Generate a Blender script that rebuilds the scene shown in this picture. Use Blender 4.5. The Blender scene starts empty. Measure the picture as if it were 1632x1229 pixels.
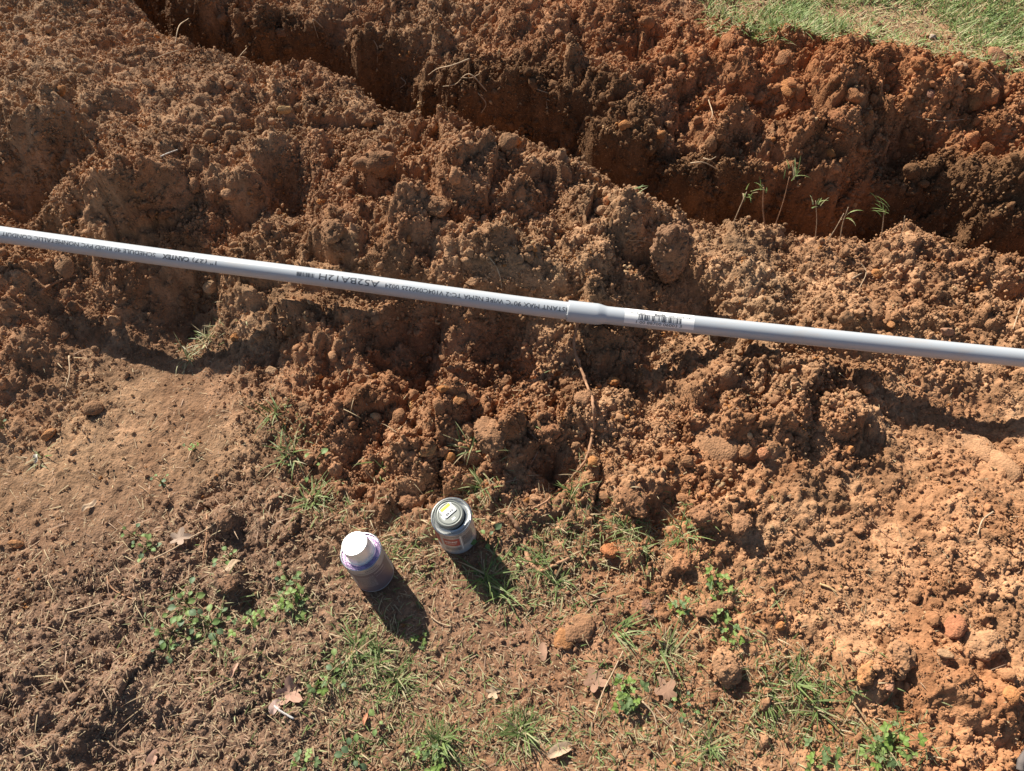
import bpy, bmesh, math, random
import numpy as np
from mathutils import Vector, Matrix, Euler

random.seed(7)
RNG = np.random.default_rng(7)
R = math.radians
SC = bpy.context.scene
COL = SC.collection

# ------------------------------------------------------------------ camera, sky, sun, exposure
CAM_H, PITCH, FPX = 1.285, 57.0, 1230.0
cam_data = bpy.data.cameras.new("camera")
cam = bpy.data.objects.new("camera", cam_data)
COL.objects.link(cam)
cam.location = (0, 0, CAM_H)
cam.rotation_euler = (R(90 - PITCH), 0, 0)
cam_data.sensor_fit = 'HORIZONTAL'
cam_data.sensor_width = 36.0
cam_data.lens = 36.0 * FPX / 1632.0
cam_data.clip_start = 0.02
cam_data.clip_end = 500
SC.camera = cam

SUN_EL, SUN_AZ = 38.0, -40.0          # azimuth measured from +Y towards +X
SUN_DIR = Vector((math.sin(R(SUN_AZ)) * math.cos(R(SUN_EL)), math.cos(R(SUN_AZ)) * math.cos(R(SUN_EL)), math.sin(R(SUN_EL))))
world = bpy.data.worlds.new("World")
SC.world = world
world.use_nodes = True
wn = world.node_tree
bg = wn.nodes.get("Background")
sky = wn.nodes.new("ShaderNodeTexSky")
sky.sky_type = 'NISHITA'
sky.sun_disc = False
sky.sun_elevation = R(SUN_EL)
sky.sun_rotation = R(SUN_AZ)
wn.links.new(sky.outputs[0], bg.inputs[0])
bg.inputs[1].default_value = 0.05
sun_data = bpy.data.lights.new("sun", 'SUN')
sun_data.energy = 5.0
sun_data.angle = R(0.53)
sun_data.color = (1.0, 0.945, 0.85)
sun = bpy.data.objects.new("sun", sun_data)
COL.objects.link(sun)
sun.rotation_euler = SUN_DIR.to_track_quat('Z', 'Y').to_euler()
SC.view_settings.view_transform = 'Standard'
SC.view_settings.look = 'None'
SC.view_settings.gamma = 1.0
SC.view_settings.exposure = 0.96
SC.view_settings.use_curve_mapping = False
SC.cycles.max_bounces = 5
SC.cycles.diffuse_bounces = 3
SC.cycles.transmission_bounces = 3

# ------------------------------------------------------------------ numeric helpers
CP, SP = math.cos(R(PITCH)), math.sin(R(PITCH))

def ray(u, v):
    a = (u - 816.0) / FPX
    b = (614.5 - v) / FPX
    return np.array([a, CP + b * SP, -SP + b * CP])

def at_z(u, v, z):
    d = ray(u, v)
    k = (z - CAM_H) / d[2]
    return d[0] * k, d[1] * k

TAB = 512
_rt = [RNG.random((TAB, TAB)).astype(np.float32) for _ in range(6)]

def vnoise(x, y, k=0):
    xi = np.floor(x).astype(np.int64); yi = np.floor(y).astype(np.int64)
    fx = (x - xi).astype(np.float32); fy = (y - yi).astype(np.float32)
    fx = fx * fx * (3 - 2 * fx); fy = fy * fy * (3 - 2 * fy)
    T = _rt[k % 6]
    x0 = (xi + 37 * k) % TAB; y0 = (yi + 91 * k) % TAB
    x1 = (x0 + 1) % TAB; y1 = (y0 + 1) % TAB
    return (T[x0, y0] * (1 - fx) + T[x1, y0] * fx) * (1 - fy) + (T[x0, y1] * (1 - fx) + T[x1, y1] * fx) * fy

def fbm(x, y, k=0, o=4):
    s = 0; a = 0.5; t = 0
    for i in range(o):
        s = s + a * vnoise(x * 2 ** i, y * 2 ** i, k + i); t += a; a *= 0.5
    return s / t - 0.5

def crumbs(x, y, cell, k, presence=0.8, warp=0.35):
    """height (in metres, for this cell size) of a bed of rounded lumps and a random id per lump"""
    wx = x + cell * warp * (vnoise(x / cell * 1.7, y / cell * 1.7, k + 1) - .5) * 2
    wy = y + cell * warp * (vnoise(x / cell * 1.7 + 31, y / cell * 1.7 + 7, k + 2) - .5) * 2
    gx = wx / cell; gy = wy / cell
    xi = np.floor(gx).astype(np.int64); yi = np.floor(gy).astype(np.int64)
    best = np.zeros_like(gx, dtype=np.float32)
    ident = np.full_like(best, .5)
    A, B, C, D = (_rt[(k + i) % 6] for i in range(4))
    for dx in (-1, 0, 1):
        for dy in (-1, 0, 1):
            cx = xi + dx; cy = yi + dy
            ix = (cx + 53 * k) % TAB; iy = (cy + 17 * k) % TAB
            ox = A[ix, iy]; oy = B[ix, iy]
            r = 0.35 + 0.55 * C[ix, iy]
            on = D[ix, iy] < presence
            d2 = ((gx - cx - ox) ** 2 + (gy - cy - oy) ** 2) / (r * r)
            h = np.where(on, r * np.sqrt(np.clip(1 - d2, 0, 1)), 0).astype(np.float32)
            m = h > best
            best = np.where(m, h, best)
            ident = np.where(m, A[iy, ix], ident)
    return best * cell, ident

def blocks(x, y, cell, k, warp=.45):
    """broken clods: tilted, stepped facets with sunken joints"""
    wx = x + cell * warp * (vnoise(x / cell * 1.3, y / cell * 1.3, k + 4) - .5) * 2
    wy = y + cell * warp * (vnoise(x / cell * 1.3 + 13, y / cell * 1.3 + 29, k + 5) - .5) * 2
    gx = wx / cell; gy = wy / cell
    xi = np.floor(gx).astype(np.int64); yi = np.floor(gy).astype(np.int64)
    f1 = np.full(gx.shape, 9.0, dtype=np.float32); f2 = f1.copy(); h = np.zeros_like(f1)
    A, B, C, D = (_rt[(k + i) % 6] for i in range(4))
    for dx in (-1, 0, 1):
        for dy in (-1, 0, 1):
            cx = xi + dx; cy = yi + dy
            ix = (cx + 71 * k) % TAB; iy = (cy + 43 * k) % TAB
            px = gx - cx - A[ix, iy]; py = gy - cy - B[ix, iy]
            d = (px * px + py * py).astype(np.float32)
            hh = (C[ix, iy] - .5) * .9 + (D[ix, iy] - .5) * 1.5 * px + (A[iy, ix] - .5) * 1.5 * py
            m = d < f1
            f2 = np.where(m, f1, np.minimum(f2, d)); h = np.where(m, hh, h); f1 = np.where(m, d, f1)
    edge = np.sqrt(f2) - np.sqrt(f1)
    return (h - .22 * np.exp(-edge * 9)) * cell

def sstep(a, b, x):
    t = np.clip((x - a) / (b - a), 0, 1)
    return t * t * (3 - 2 * t)

# ------------------------------------------------------------------ macro terrain, from points read off the place
# (u, v, height, roughness, redness, dryness, humus)
CTRL = [
 # bare flat ground nearest the viewer
 (-200,1300,.0,.25,.1,.2,.9),(200,1300,.0,.25,.1,.2,.9),(600,1300,.0,.2,.3,.3,.6),(1000,1300,.0,.2,.4,.4,.4),(1400,1300,.02,.2,.6,.5,.1),(1800,1300,.04,.3,.7,.5,0),
 (0,1150,.0,.35,.0,.2,1),(250,1150,.0,.35,.0,.2,1),(500,1150,.0,.25,.1,.2,.8),(750,1150,.0,.15,.4,.3,.5),(1000,1150,.0,.15,.4,.4,.4),(1250,1150,.005,.2,.5,.4,.3),(1450,1150,.03,.28,.7,.5,0),(1632,1150,.04,.30,.8,.5,0),(1800,1150,.04,.35,.8,.5,0),
 (-150,1000,.0,.25,.1,.3,.8),(0,1000,.0,.25,.0,.3,.9),(200,1000,.0,.3,.0,.2,1),(400,1000,-.003,.3,.0,.2,1),(600,1000,.0,.2,.2,.2,.8),(800,1000,.0,.15,.3,.3,.6),(1000,1000,.005,.25,.5,.4,.4),(1200,1000,.03,.2,.6,.7,0),(1400,1000,.04,.2,.6,.8,0),(1632,1000,.05,.35,.6,.8,0),(1800,1000,.05,.5,.6,.8,0),
 (-150,860,.0,.15,.1,.7,.4),(0,860,.0,.15,.1,.7,.4),(150,860,.0,.12,.0,.6,.6),(300,860,.0,.25,.0,.3,.9),(450,860,.0,.35,.0,.3,.9),(620,860,.0,.15,.5,.4,.5),(780,880,.002,.2,.3,.3,.6),(950,870,.01,.4,.6,.3,.3),(1100,860,.04,.6,.6,.5,0),(1300,860,.055,.25,.6,.9,0),(1500,860,.055,.3,.6,.9,0),(1632,860,.055,.35,.6,.8,0),(1800,860,.055,.4,.6,.7,0),
 (0,740,.0,.1,.1,.9,.2),(150,740,.0,.08,.1,.9,.2),(300,740,.0,.08,.1,.9,.2),(430,780,.0,.3,.2,.4,.7),(520,760,.008,.5,.5,.3,.3),(620,760,.02,.8,.5,.4,.2),(750,750,.035,.9,.5,.4,.2),(870,760,.02,.8,.5,.4,.2),(980,770,.04,.8,.6,.5,.1),(1100,760,.07,.7,.6,.6,0),(1250,760,.065,.35,.6,.7,0),(1400,760,.05,.3,.6,.8,0),(1560,760,.05,.3,.6,.8,0),(1750,760,.05,.3,.6,.8,0),
 (0,660,.01,.4,.3,.5,.2),(120,660,.005,.25,.2,.7,.2),(250,660,.0,.1,.1,.9,.2),(380,660,.0,.12,.1,.8,.3),(470,660,.025,.6,.5,.4,.2),(580,670,.05,1,.5,.4,.1),(700,670,.06,1,.5,.4,.1),(830,670,.07,1,.5,.4,.1),(950,660,.07,.9,.5,.5,.1),(1060,690,.075,.6,.6,.6,0),(1200,670,.075,.9,.5,.5,0),(1340,660,.075,.9,.5,.5,0),(1440,690,.035,.3,.5,.9,0),(1560,690,.035,.2,.5,.9,0),(1750,690,.035,.3,.5,.9,0),
 (-100,570,.015,.5,.3,.5,.1),(30,570,.012,.5,.3,.5,.1),(150,575,-.005,.12,.2,.6,.3),(300,575,-.012,.10,.2,.6,.3),(420,580,.005,.4,.3,.5,.2),(540,590,.05,.9,.4,.5,.1),(680,590,.040,1,.4,.5,.1),(820,590,.045,1,.4,.5,.1),(940,600,.06,.8,.4,.6,.0),(1060,590,.06,.8,.4,.6,0),(1200,590,.07,.9,.4,.6,0),(1330,590,.075,.9,.4,.6,0),(1430,610,.05,.3,.5,.9,0),(1560,620,.045,.25,.5,.9,0),(1750,620,.045,.3,.5,.9,0),
 (-100,470,.03,.7,.3,.5,0),(50,480,.025,.7,.3,.5,0),(180,490,.01,.5,.3,.6,.1),(300,500,.01,.45,.3,.5,.2),(420,500,.06,.8,.3,.6,0),(540,500,.10,.9,.3,.5,0),(680,520,.060,.8,.3,.4,.1),(800,530,.060,.8,.3,.4,.1),(920,530,.11,.8,.3,.6,0),(1050,540,.07,.8,.3,.6,0),(1180,550,.075,.9,.3,.6,0),(1320,560,.075,.8,.4,.6,0),(1450,570,.06,.5,.5,.8,0),(1600,590,.05,.4,.5,.8,0),(1780,600,.05,.4,.5,.8,0),
 (-80,380,.085,.7,.2,.5,0),(60,390,.085,.7,.2,.5,0),(200,410,.09,.7,.2,.6,0),(350,430,.10,.7,.2,.6,0),(500,440,.115,.7,.2,.6,0),(650,465,.13,.8,.2,.6,0),(800,480,.135,.8,.2,.6,0),(940,490,.13,.8,.2,.6,0),(1080,500,.07,.3,.2,.8,0),(1200,510,.085,.6,.2,.8,0),(1350,530,.085,.7,.3,.7,0),(1500,550,.07,.6,.3,.6,0),(1700,570,.06,.6,.3,.6,0),
 (-80,300,.08,.7,.2,.5,0),(60,310,.065,.7,.2,.4,0),(130,300,.14,.8,.2,.6,0),(250,310,.14,.8,.2,.5,0),(380,330,.11,.8,.2,.5,0),(480,330,.11,.8,.1,.4,.2),(600,330,.16,.9,.2,.5,0),(720,360,.16,.9,.2,.5,0),(850,390,.15,.9,.2,.6,0),(980,400,.145,.9,.2,.6,0),(1080,430,.10,.5,.2,.7,0),(1180,430,.10,.5,.2,.9,0),(1300,450,.09,.6,.3,.8,0),(1450,460,.08,.8,.3,.6,0),(1600,500,.065,.8,.4,.5,0),(1760,520,.06,.8,.4,.5,0),
 (-80,200,.17,.7,.1,.8,0),(50,190,.18,.7,.1,.8,0),(150,200,.17,.6,.1,.8,0),(250,190,.175,.4,.1,.9,0),(350,200,.165,.5,.1,.8,0),(450,220,.15,.8,.1,.6,0),(560,250,.165,.9,.2,.5,0),(680,260,.15,.9,.2,.6,0),(800,270,.145,.9,.2,.6,0),(920,310,.13,.9,.2,.7,0),(1020,340,.125,.8,.2,.7,0),
 (0,90,.17,.6,.1,.9,0),(100,80,.17,.6,.1,.9,0),(200,100,.165,.4,.1,.95,0),(300,130,.16,.4,.1,.9,0),(420,140,.14,.8,.1,.7,0),(520,150,.13,.8,.2,.7,0),(620,190,.125,.8,.2,.7,0),
 (-80,0,.14,.6,.1,.9,0),(80,0,.15,.6,.1,.9,0),(180,20,.14,.6,.1,.9,0),
 (-200,-120,.10,.6,.1,.8,0),(0,-120,.10,.6,.1,.8,0),
 # near lip of the trench
 (240,30,.13,.8,.1,.7,0),(330,95,.13,.8,.1,.7,0),(500,108,.125,.8,.1,.7,0),(560,130,.12,.8,.2,.7,0),(640,175,.115,.8,.2,.7,0),(740,205,.12,.8,.2,.7,0),(830,218,.12,.8,.2,.7,0),(920,265,.11,.8,.2,.7,0),(1000,312,.10,.8,.2,.7,0),(1100,350,.085,.6,.2,.8,0),(1200,362,.08,.7,.2,.8,0),(1300,375,.075,.8,.3,.7,0),(1440,372,.075,.9,.3,.6,0),(1550,420,.06,.9,.4,.5,0),(1632,440,.06,.9,.4,.5,0),(1780,470,.05,.9,.4,.5,0),
 # far bank
 (380,20,.09,.8,.2,.6,0),(480,30,.10,.8,.2,.6,0),(600,60,.11,.8,.2,.6,0),(720,100,.11,.9,.3,.6,0),(820,130,.115,.9,.3,.5,0),(920,160,.11,.9,.4,.5,0),(1030,190,.085,1,.5,.4,0),(1150,210,.075,1,.6,.4,0),(1280,250,.06,1,.7,.3,0),(1420,270,.055,1,.7,.4,0),(1560,300,.05,1,.8,.4,0),(1720,330,.05,1,.8,.4,0),
 (450,-60,.12,.8,.2,.7,0),(600,-20,.13,.8,.2,.7,0),(720,20,.14,.8,.3,.7,0),(850,50,.15,.9,.4,.6,0),(980,80,.145,1,.6,.5,0),(1100,110,.135,1,.8,.4,0),(1230,140,.125,1,.9,.3,0),(1370,160,.125,1,.9,.3,0),(1500,180,.12,1,.9,.3,0),(1632,210,.115,1,.9,.3,0),(1800,240,.11,1,.9,.3,0),
 (900,0,.15,.9,.5,.5,0),(1020,20,.15,.9,.7,.4,0),(1130,60,.15,1,.9,.3,0),(1240,90,.165,1,1,.3,0),(1360,100,.165,1,1,.3,0),(1480,120,.16,1,1,.3,0),(1600,142,.155,1,1,.3,0),(1780,160,.165,1,1,.3,0),
 # lawn behind
 (1180,15,.15,.3,.3,.7,.3),(1300,25,.15,.1,.2,.8,.3),(1450,45,.15,.1,.2,.8,.3),(1600,62,.15,.1,.2,.8,.3),(1780,88,.15,.1,.2,.8,.3),(1240,58,.165,.3,.8,.4,0),(1350,66,.165,.3,.8,.4,0),(1460,84,.165,.3,.8,.4,0),(1580,104,.165,.3,.8,.4,0),
 (1000,-60,.13,.3,.3,.7,.3),(1200,-80,.145,.1,.2,.8,.3),(1500,-80,.145,.1,.2,.8,.3),(1900,-40,.145,.1,.2,.8,.3),
 (500,-180,.08,.4,.2,.7,.2),(900,-180,.10,.2,.2,.7,.2),(1300,-200,.10,.1,.2,.8,.3),(1800,-200,.10,.1,.2,.8,.3),(-200,-250,.05,.3,.2,.7,.2),
]
C_XY = np.array([at_z(c[0], c[1], c[2]) for c in CTRL])
C_V = np.array([c[2:] for c in CTRL])
_d = np.linalg.norm(C_XY[:, None] - C_XY[None], axis=2)
_N = len(CTRL)
_A = np.zeros((_N + 1, _N + 1)); _A[:_N, :_N] = -_d + np.eye(_N) * 0.004 * -1.0
_A[:_N, _N] = 1; _A[_N, :_N] = 1
_W = np.linalg.solve(_A, np.vstack([C_V, np.zeros((1, 5))]))
GX0, GX1, GY0, GY1, GN = -3.0, 3.0, -0.6, 3.6, 260
_gx = np.linspace(GX0, GX1, GN); _gy = np.linspace(GY0, GY1, GN)
_G = np.stack(np.meshgrid(_gx, _gy, indexing='ij'), -1).reshape(-1, 2)
_M = (-np.linalg.norm(_G[:, None] - C_XY[None], axis=2)) @ _W[:_N] + _W[_N]
_M = _M.reshape(GN, GN, 5)
for _ in range(2):                                      # soften the creases at the control points
    _P = np.pad(_M, ((1, 1), (1, 1), (0, 0)), mode='edge')
    _M = (_P[1:-1, 1:-1] * 4 + _P[2:, 1:-1] + _P[:-2, 1:-1] + _P[1:-1, 2:] + _P[1:-1, :-2]) / 8

def macro(x, y):
    fx = np.clip((x - GX0) / (GX1 - GX0) * (GN - 1), 0, GN - 1.001)
    fy = np.clip((y - GY0) / (GY1 - GY0) * (GN - 1), 0, GN - 1.001)
    i = fx.astype(int); j = fy.astype(int); a = (fx - i)[..., None]; b = (fy - j)[..., None]
    return (_M[i, j] * (1 - a) + _M[i + 1, j] * a) * (1 - b) + (_M[i, j + 1] * (1 - a) + _M[i + 1, j + 1] * a) * b

LIP = [(-100, -120, .10), (120, -40, .12), (240, 26, .13), (330, 92, .13), (430, 100, .125), (510, 106, .125), (570, 132, .12), (640, 175, .115), (720, 205, .12), (830, 216, .12),
       (920, 262, .11), (1000, 310, .10), (1090, 348, .085), (1200, 360, .08), (1310, 374, .075), (1450, 368, .075), (1550, 418, .06), (1640, 440, .06), (1900, 490, .05)]
LIP_XY = np.array([at_z(*p) for p in LIP])

def lip_dist(x, y):
    best = np.full(x.shape, 1e9); sgn = np.ones(x.shape)
    for p, q in zip(LIP_XY[:-1], LIP_XY[1:]):
        e = q - p; L2 = e @ e
        t = np.clip(((x - p[0]) * e[0] + (y - p[1]) * e[1]) / L2, 0, 1)
        dx = x - p[0] - t * e[0]; dy = y - p[1] - t * e[1]
        d = np.hypot(dx, dy)
        s = np.sign(e[0] * dy - e[1] * dx)
        m = d < best
        best = np.where(m, d, best); sgn = np.where(m, s, sgn)
    return best * sgn

# lumps big enough to be placed one by one: (u, v, radius across in m, height, base height)
DOMES = [(600, 285, .055, .055, .15), (530, 385, .045, .045, .12), (700, 345, .07, .035, .15), (835, 330, .05, .03, .14), (905, 275, .04, .02, .11), (130, 170, .07, .03, .17),
         (60, 235, .08, .035, .16), (240, 300, .05, .025, .14), (180, 330, .05, .03, .12), (390, 300, .05, .03, .12), (430, 250, .05, .025, .14), (330, 260, .04, .02, .15),
         (1000, 350, .05, .03, .13), (940, 420, .05, .03, .14), (780, 400, .05, .025, .15), (1060, 390, .04, .015, .12), (1180, 75, .06, .04, .19), (1340, 100, .06, .03, .2),
         (1500, 130, .07, .03, .2), (1250, 170, .06, .03, .17), (1330, 215, .07, .04, .12), (1590, 230, .07, .04, .15), (1130, 190, .06, .03, .11), (980, 150, .05, .025, .12),
         (1500, 330, .06, .03, .06), (720, 640, .035, .025, .06), (800, 690, .04, .03, .06), (640, 700, .035, .02, .05), (870, 690, .04, .035, .06), (930, 645, .035, .03, .07), (1010, 770, .05, .03, .05),
         (1250, 640, .04, .03, .08), (1340, 660, .05, .03, .08), (1160, 650, .04, .025, .08), (1300, 600, .05, .02, .09), (560, 640, .03, .02, .05), (600, 730, .035, .02, .03), (540, 700, .035, .02, .02),
         (620, 790, .035, .02, .0), (360, 830, .04, .02, .0), (360, 930, .03, .02, .0), (400, 460, .04, .02, .07), (470, 480, .05, .02, .09), (210, 460, .035, .02, .04), (60, 540, .06, .025, .02), (30, 470, .06, .03, .04),
         (1140, 810, .05, .02, .05), (1500, 1060, .06, .02, .05), (1380, 1080, .05, .02, .03), (1590, 1130, .06, .025, .04), (1000, 880, .03, .015, .02), (140, 1190, .06, .015, 0), (60, 1080, .05, .012, 0), (200, 1100, .05, .012, 0)]
# hollows: (u, v, radius, depth, base height)
PITS = [(60, 320, .06, .05, .08), (330, 800, .03, .012, 0), (1120, 480, .09, .035, .09), (462, 305, .07, .045, .11), (545, 415, .05, .02, .10), (655, 300, .04, .025, .15), (770, 350, .04, .02, .15), (880, 330, .04, .02, .13), (110, 270, .05, .03, .12), (20, 300, .06, .03, .1), (370, 350, .05, .03, .11), (300, 520, .10, .015, .0), (880, 740, .05, .03, .03), (1480, 160, .06, .05, .19), (170, 1200, .05, .02, 0), (410, 960, .04, .015, 0),
        (790, 540, .10, .03, .09), (640, 530, .08, .025, .09), (1560, 660, .10, .012, .03), (300, 470, .05, .03, .05)]
DOMES = [at_z(u, v, z) + (r, h * 1.35) for u, v, r, h, z in DOMES]
PITS = [at_z(u, v, z) + (r, h * 1.7) for u, v, r, h, z in PITS]

# axis of the conduit run (a little bowed), resting on the crest of the spoil
PIPE_R = .0167
PIPE_UV = [(-700, 272, .150), (-350, 324, .150), (0, 373.6, .150), (260, 410, .150), (537, 446, .150), (757, 476.5, .150), (905, 495.5, .148), (1200, 527, .140), (1632, 571, .128), (2000, 607, .118), (2400, 645, .108)]
PIPE_PTS = [at_z(u, v, z) + (z,) for u, v, z in PIPE_UV]
CAN1 = at_z(597, 914, 0.0); CAN2 = at_z(729, 854, 0.002)

def pipe_near(x, y):
    best = np.full(x.shape, 1e9); zz = np.zeros(x.shape)
    for p, q in zip(PIPE_PTS[:-1], PIPE_PTS[1:]):
        ex, ey = q[0] - p[0], q[1] - p[1]
        t = np.clip(((x - p[0]) * ex + (y - p[1]) * ey) / (ex * ex + ey * ey), 0, 1)
        d = np.hypot(x - p[0] - t * ex, y - p[1] - t * ey)
        m = d < best
        best = np.where(m, d, best); zz = np.where(m, p[2] + (q[2] - p[2]) * t, zz)
    return best, zz

def terrain(x, y):
    """full ground height and a tint per point"""
    m = macro(x, y)
    z = m[..., 0]; rough = np.clip(m[..., 1], .05, 1); red = np.clip(m[..., 2], 0, 1); dry = np.clip(m[..., 3], 0, 1); hum = np.clip(m[..., 4], 0, 1)
    wob = fbm(x * 9, y * 9, 3, 3); wob2 = fbm(x * 26, y * 26, 1, 3)
    far = np.hypot(x, y - 1.1)
    near = 1 - sstep(2.2, 3.2, far)
    for cx, cy, r, h in DOMES:
        d2 = ((x - cx) ** 2 + (y - cy) ** 2) / (r * r * 1.25) * np.clip(1 + 2.6 * wob + 1.6 * wob2, .4, 3)
        z = z + h * np.clip(1 - d2, 0, 1) * (1 + .8 * wob2)
    for cx, cy, r, h in PITS:
        d2 = ((x - cx) ** 2 + (y - cy) ** 2) / (r * r) * (1 + 1.0 * wob)
        z = z - h * np.exp(-d2 * 1.2)
    d = lip_dist(x, y) + .07 * fbm(x * 7, y * 7, 1, 3)
    w = .165 + .10 * fbm(x * 3, y * 3, 2, 2) + .10 * fbm(x * 13, y * 13, 4, 3)
    bank = sstep(.10, .30, d) * (1 - sstep(.62, .80, y - .0 * x - 1.25 + .0))
    carve = sstep(-.012, .04, d) * (1 - sstep(w * .50, w * 1.22, d))
    z = z - (.25 * carve) * near
    z = z + (.055 * (vnoise(x * 9 + 3, y * 9, 2) - .5) + .035 * (vnoise(x * 19, y * 19 + 8, 3) - .5)) * bank * rough * near
    inside = sstep(0, .05, d) * (1 - sstep(.1, .2, d))
    r2 = rough * (1 + .25 * inside)
    z = z + .030 * fbm(x * 5, y * 5, 0, 3) * (.25 + r2)
    lump = 0; tv = 0
    for cell, amp, k in ((.15, .52, 0), (.075, .58, 1), (.038, .62, 2), (.020, .72, 3), (.0115, .80, 4), (.0068, .85, 5)):
        h, idn = crumbs(x, y, cell, k, presence=.75)
        patch = sstep(.25, .6, vnoise(x / cell * .35 + 11 * k, y / cell * .35, k + 3))
        g = r2 ** (1.35 if cell > .03 else .8)
        if cell < .025:
            g = .16 + .40 * sstep(.08, .30, rough) + .44 * g
        lump = lump + h * amp * g * (.35 + .65 * patch)
        tv = tv + (idn - .5) * (.10 if cell > .05 else .22)
    for cell, amp, k in ((.15, .26, 2), (.085, .46, 1), (.042, .46, 3), (.021, .42, 0)):
        patch = sstep(.30, .62, vnoise(x / cell * .45 + 5 * k, y / cell * .45 + 3, k + 1))
        lump = lump + blocks(x, y, cell, k) * amp * r2 ** 1.3 * (.25 + .75 * patch)
    fine = .0035 * fbm(x * 160, y * 160, 5, 2) + .006 * fbm(x * 45, y * 45, 4, 3) * (.4 + rough)
    z = z + (lump * .92 - .030 * r2 + fine) * near
    pd, pz = pipe_near(x, y)
    lim = pz - PIPE_R - .001 - .045 * sstep(.35, .6, vnoise(x * 4.5 + 2, y * 0 + 3.3, 1)) + np.clip(pd - .014, 0, 1) * 1.1
    z = np.where(pd < .12, np.minimum(z, lim), z)
    for cx, cy, cz in ((CAN1[0], CAN1[1], .0), (CAN2[0], CAN2[1], .002)):
        k = 1 - sstep(.034, .06, np.hypot(x - cx, y - cy))
        z = z * (1 - k) + (cz + (z - cz) * .12) * k
    return z, rough, red, dry, hum, tv, inside

BROWN = np.array([.290, .160, .084]); RED = np.array([.400, .152, .056]); TAN = np.array([.460, .292, .166]); HUMUS = np.array([.240, .147, .096]); MOIST_SHADE = np.array([.172, .088, .042])  # last tone: moist dug soil with the trench's shade put into its colour

def moist_shade_of(x, y):  # mask of moist soil and painted shade, from lip across to far wall
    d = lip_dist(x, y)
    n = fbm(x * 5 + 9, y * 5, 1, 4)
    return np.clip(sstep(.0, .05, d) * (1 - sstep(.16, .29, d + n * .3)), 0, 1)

def tint_of(red, dry, hum, tv, x, y):
    n = fbm(x * 6, y * 6, 5, 4); n2 = fbm(x * 22 + 5, y * 22, 2, 3)
    rr = np.clip(red * .78 + n * .9, 0, 1)[..., None]; dd = np.clip(dry * .85 - .15 + n2 * 1.0, 0, 1)[..., None]; hh = np.clip(hum * .95 + n * .5, 0, 1)[..., None]
    c = BROWN * (1 - rr) + RED * rr
    c = c * (1 - dd * .85) + (TAN * (1 - rr * .36) + RED * 1.2 * rr * .36) * dd * .85
    c = c * (1 - hh) + HUMUS * hh
    mo = moist_shade_of(x, y)[..., None]
    c = c * (1 - mo) + MOIST_SHADE * mo
    return np.clip(c * (1 + .8 * tv[..., None] + .5 * n2[..., None]), .02, .6)

# ------------------------------------------------------------------ ground mesh (fine where it is in view, coarse out to the horizon)
def graded(core, outer):
    return np.concatenate([-outer[::-1], core, outer])
NC, NRW = 980, 800
s_core = np.linspace(-1, 1, NC)
s_out = np.array([1.01, 1.03, 1.07, 1.15, 1.3, 1.6, 2.2, 3.5, 6, 12, 30])
S = np.concatenate([-s_out[::-1], s_core, s_out])
t = np.linspace(0, 1, NRW)
YR = -0.05 + 2.75 * (0.72 * t + 0.28 * t * t)
YR = np.concatenate([-0.05 - np.array([60, 20, 8, 3, 1.2, .6, .3, .15, .07, .03, .01]), YR, YR[-1] + np.array([.01, .03, .07, .15, .3, .6, 1.2, 3, 8, 20, 60, 150])])

def half_w(y):
    return 0.98 + 0.46 * np.clip(y, -.05, 2.8)
GRX = S[None, :] * half_w(YR)[:, None]
GRY = np.repeat(YR[:, None], len(S), 1)
GZ, Grough, Gred, Gdry, Ghum, Gtv, Gin = terrain(GRX, GRY)
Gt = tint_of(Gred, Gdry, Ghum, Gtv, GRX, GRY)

def hgt(x, y):
    """ground height at a point, from the mesh itself"""
    j = int(np.clip(np.searchsorted(YR, y) - 1, 0, len(YR) - 2))
    fy = min(max((y - YR[j]) / (YR[j + 1] - YR[j]), 0), 1)
    s = x / float(half_w(np.array(y)))
    i = int(np.clip(np.searchsorted(S, s) - 1, 0, len(S) - 2))
    fx = min(max((s - S[i]) / (S[i + 1] - S[i]), 0), 1)
    return float((GZ[j, i] * (1 - fx) + GZ[j, i + 1] * fx) * (1 - fy) + (GZ[j + 1, i] * (1 - fx) + GZ[j + 1, i + 1] * fx) * fy)

def hgt_v(x, y):
    j = np.clip(np.searchsorted(YR, y) - 1, 0, len(YR) - 2)
    fy = np.clip((y - YR[j]) / (YR[j + 1] - YR[j]), 0, 1)
    s = x / half_w(y)
    i = np.clip(np.searchsorted(S, s) - 1, 0, len(S) - 2)
    fx = np.clip((s - S[i]) / (S[i + 1] - S[i]), 0, 1)
    return (GZ[j, i] * (1 - fx) + GZ[j, i + 1] * fx) * (1 - fy) + (GZ[j + 1, i] * (1 - fx) + GZ[j + 1, i + 1] * fx) * fy

def hit(u, v):
    """the point of the ground seen in that direction"""
    d = ray(u, v)
    k = 0.8 / -d[2] ; step = .004
    k = max(.2, k)
    while k < 6:
        x, y, z = d[0] * k, d[1] * k, CAM_H + d[2] * k
        h = hgt(x, y)
        if z <= h:
            return Vector((x, y, h))
        k += max(step, (z - h) * .35)
    x, y = at_z(u, v, 0)
    return Vector((x, y, hgt(x, y)))

def normal_at(x, y, e=.012):
    return Vector((hgt(x - e, y) - hgt(x + e, y), hgt(x, y - e) - hgt(x, y + e), 2 * e)).normalized()

# ------------------------------------------------------------------ materials
def new_mat(name):
    m = bpy.data.materials.new(name); m.use_nodes = True
    nt = m.node_tree
    for n in list(nt.nodes): nt.nodes.remove(n)
    out = nt.nodes.new("ShaderNodeOutputMaterial")
    return m, nt, out

def node(nt, kind, **kw):
    n = nt.nodes.new(kind)
    for k, v in kw.items(): setattr(n, k, v)
    return n

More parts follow.
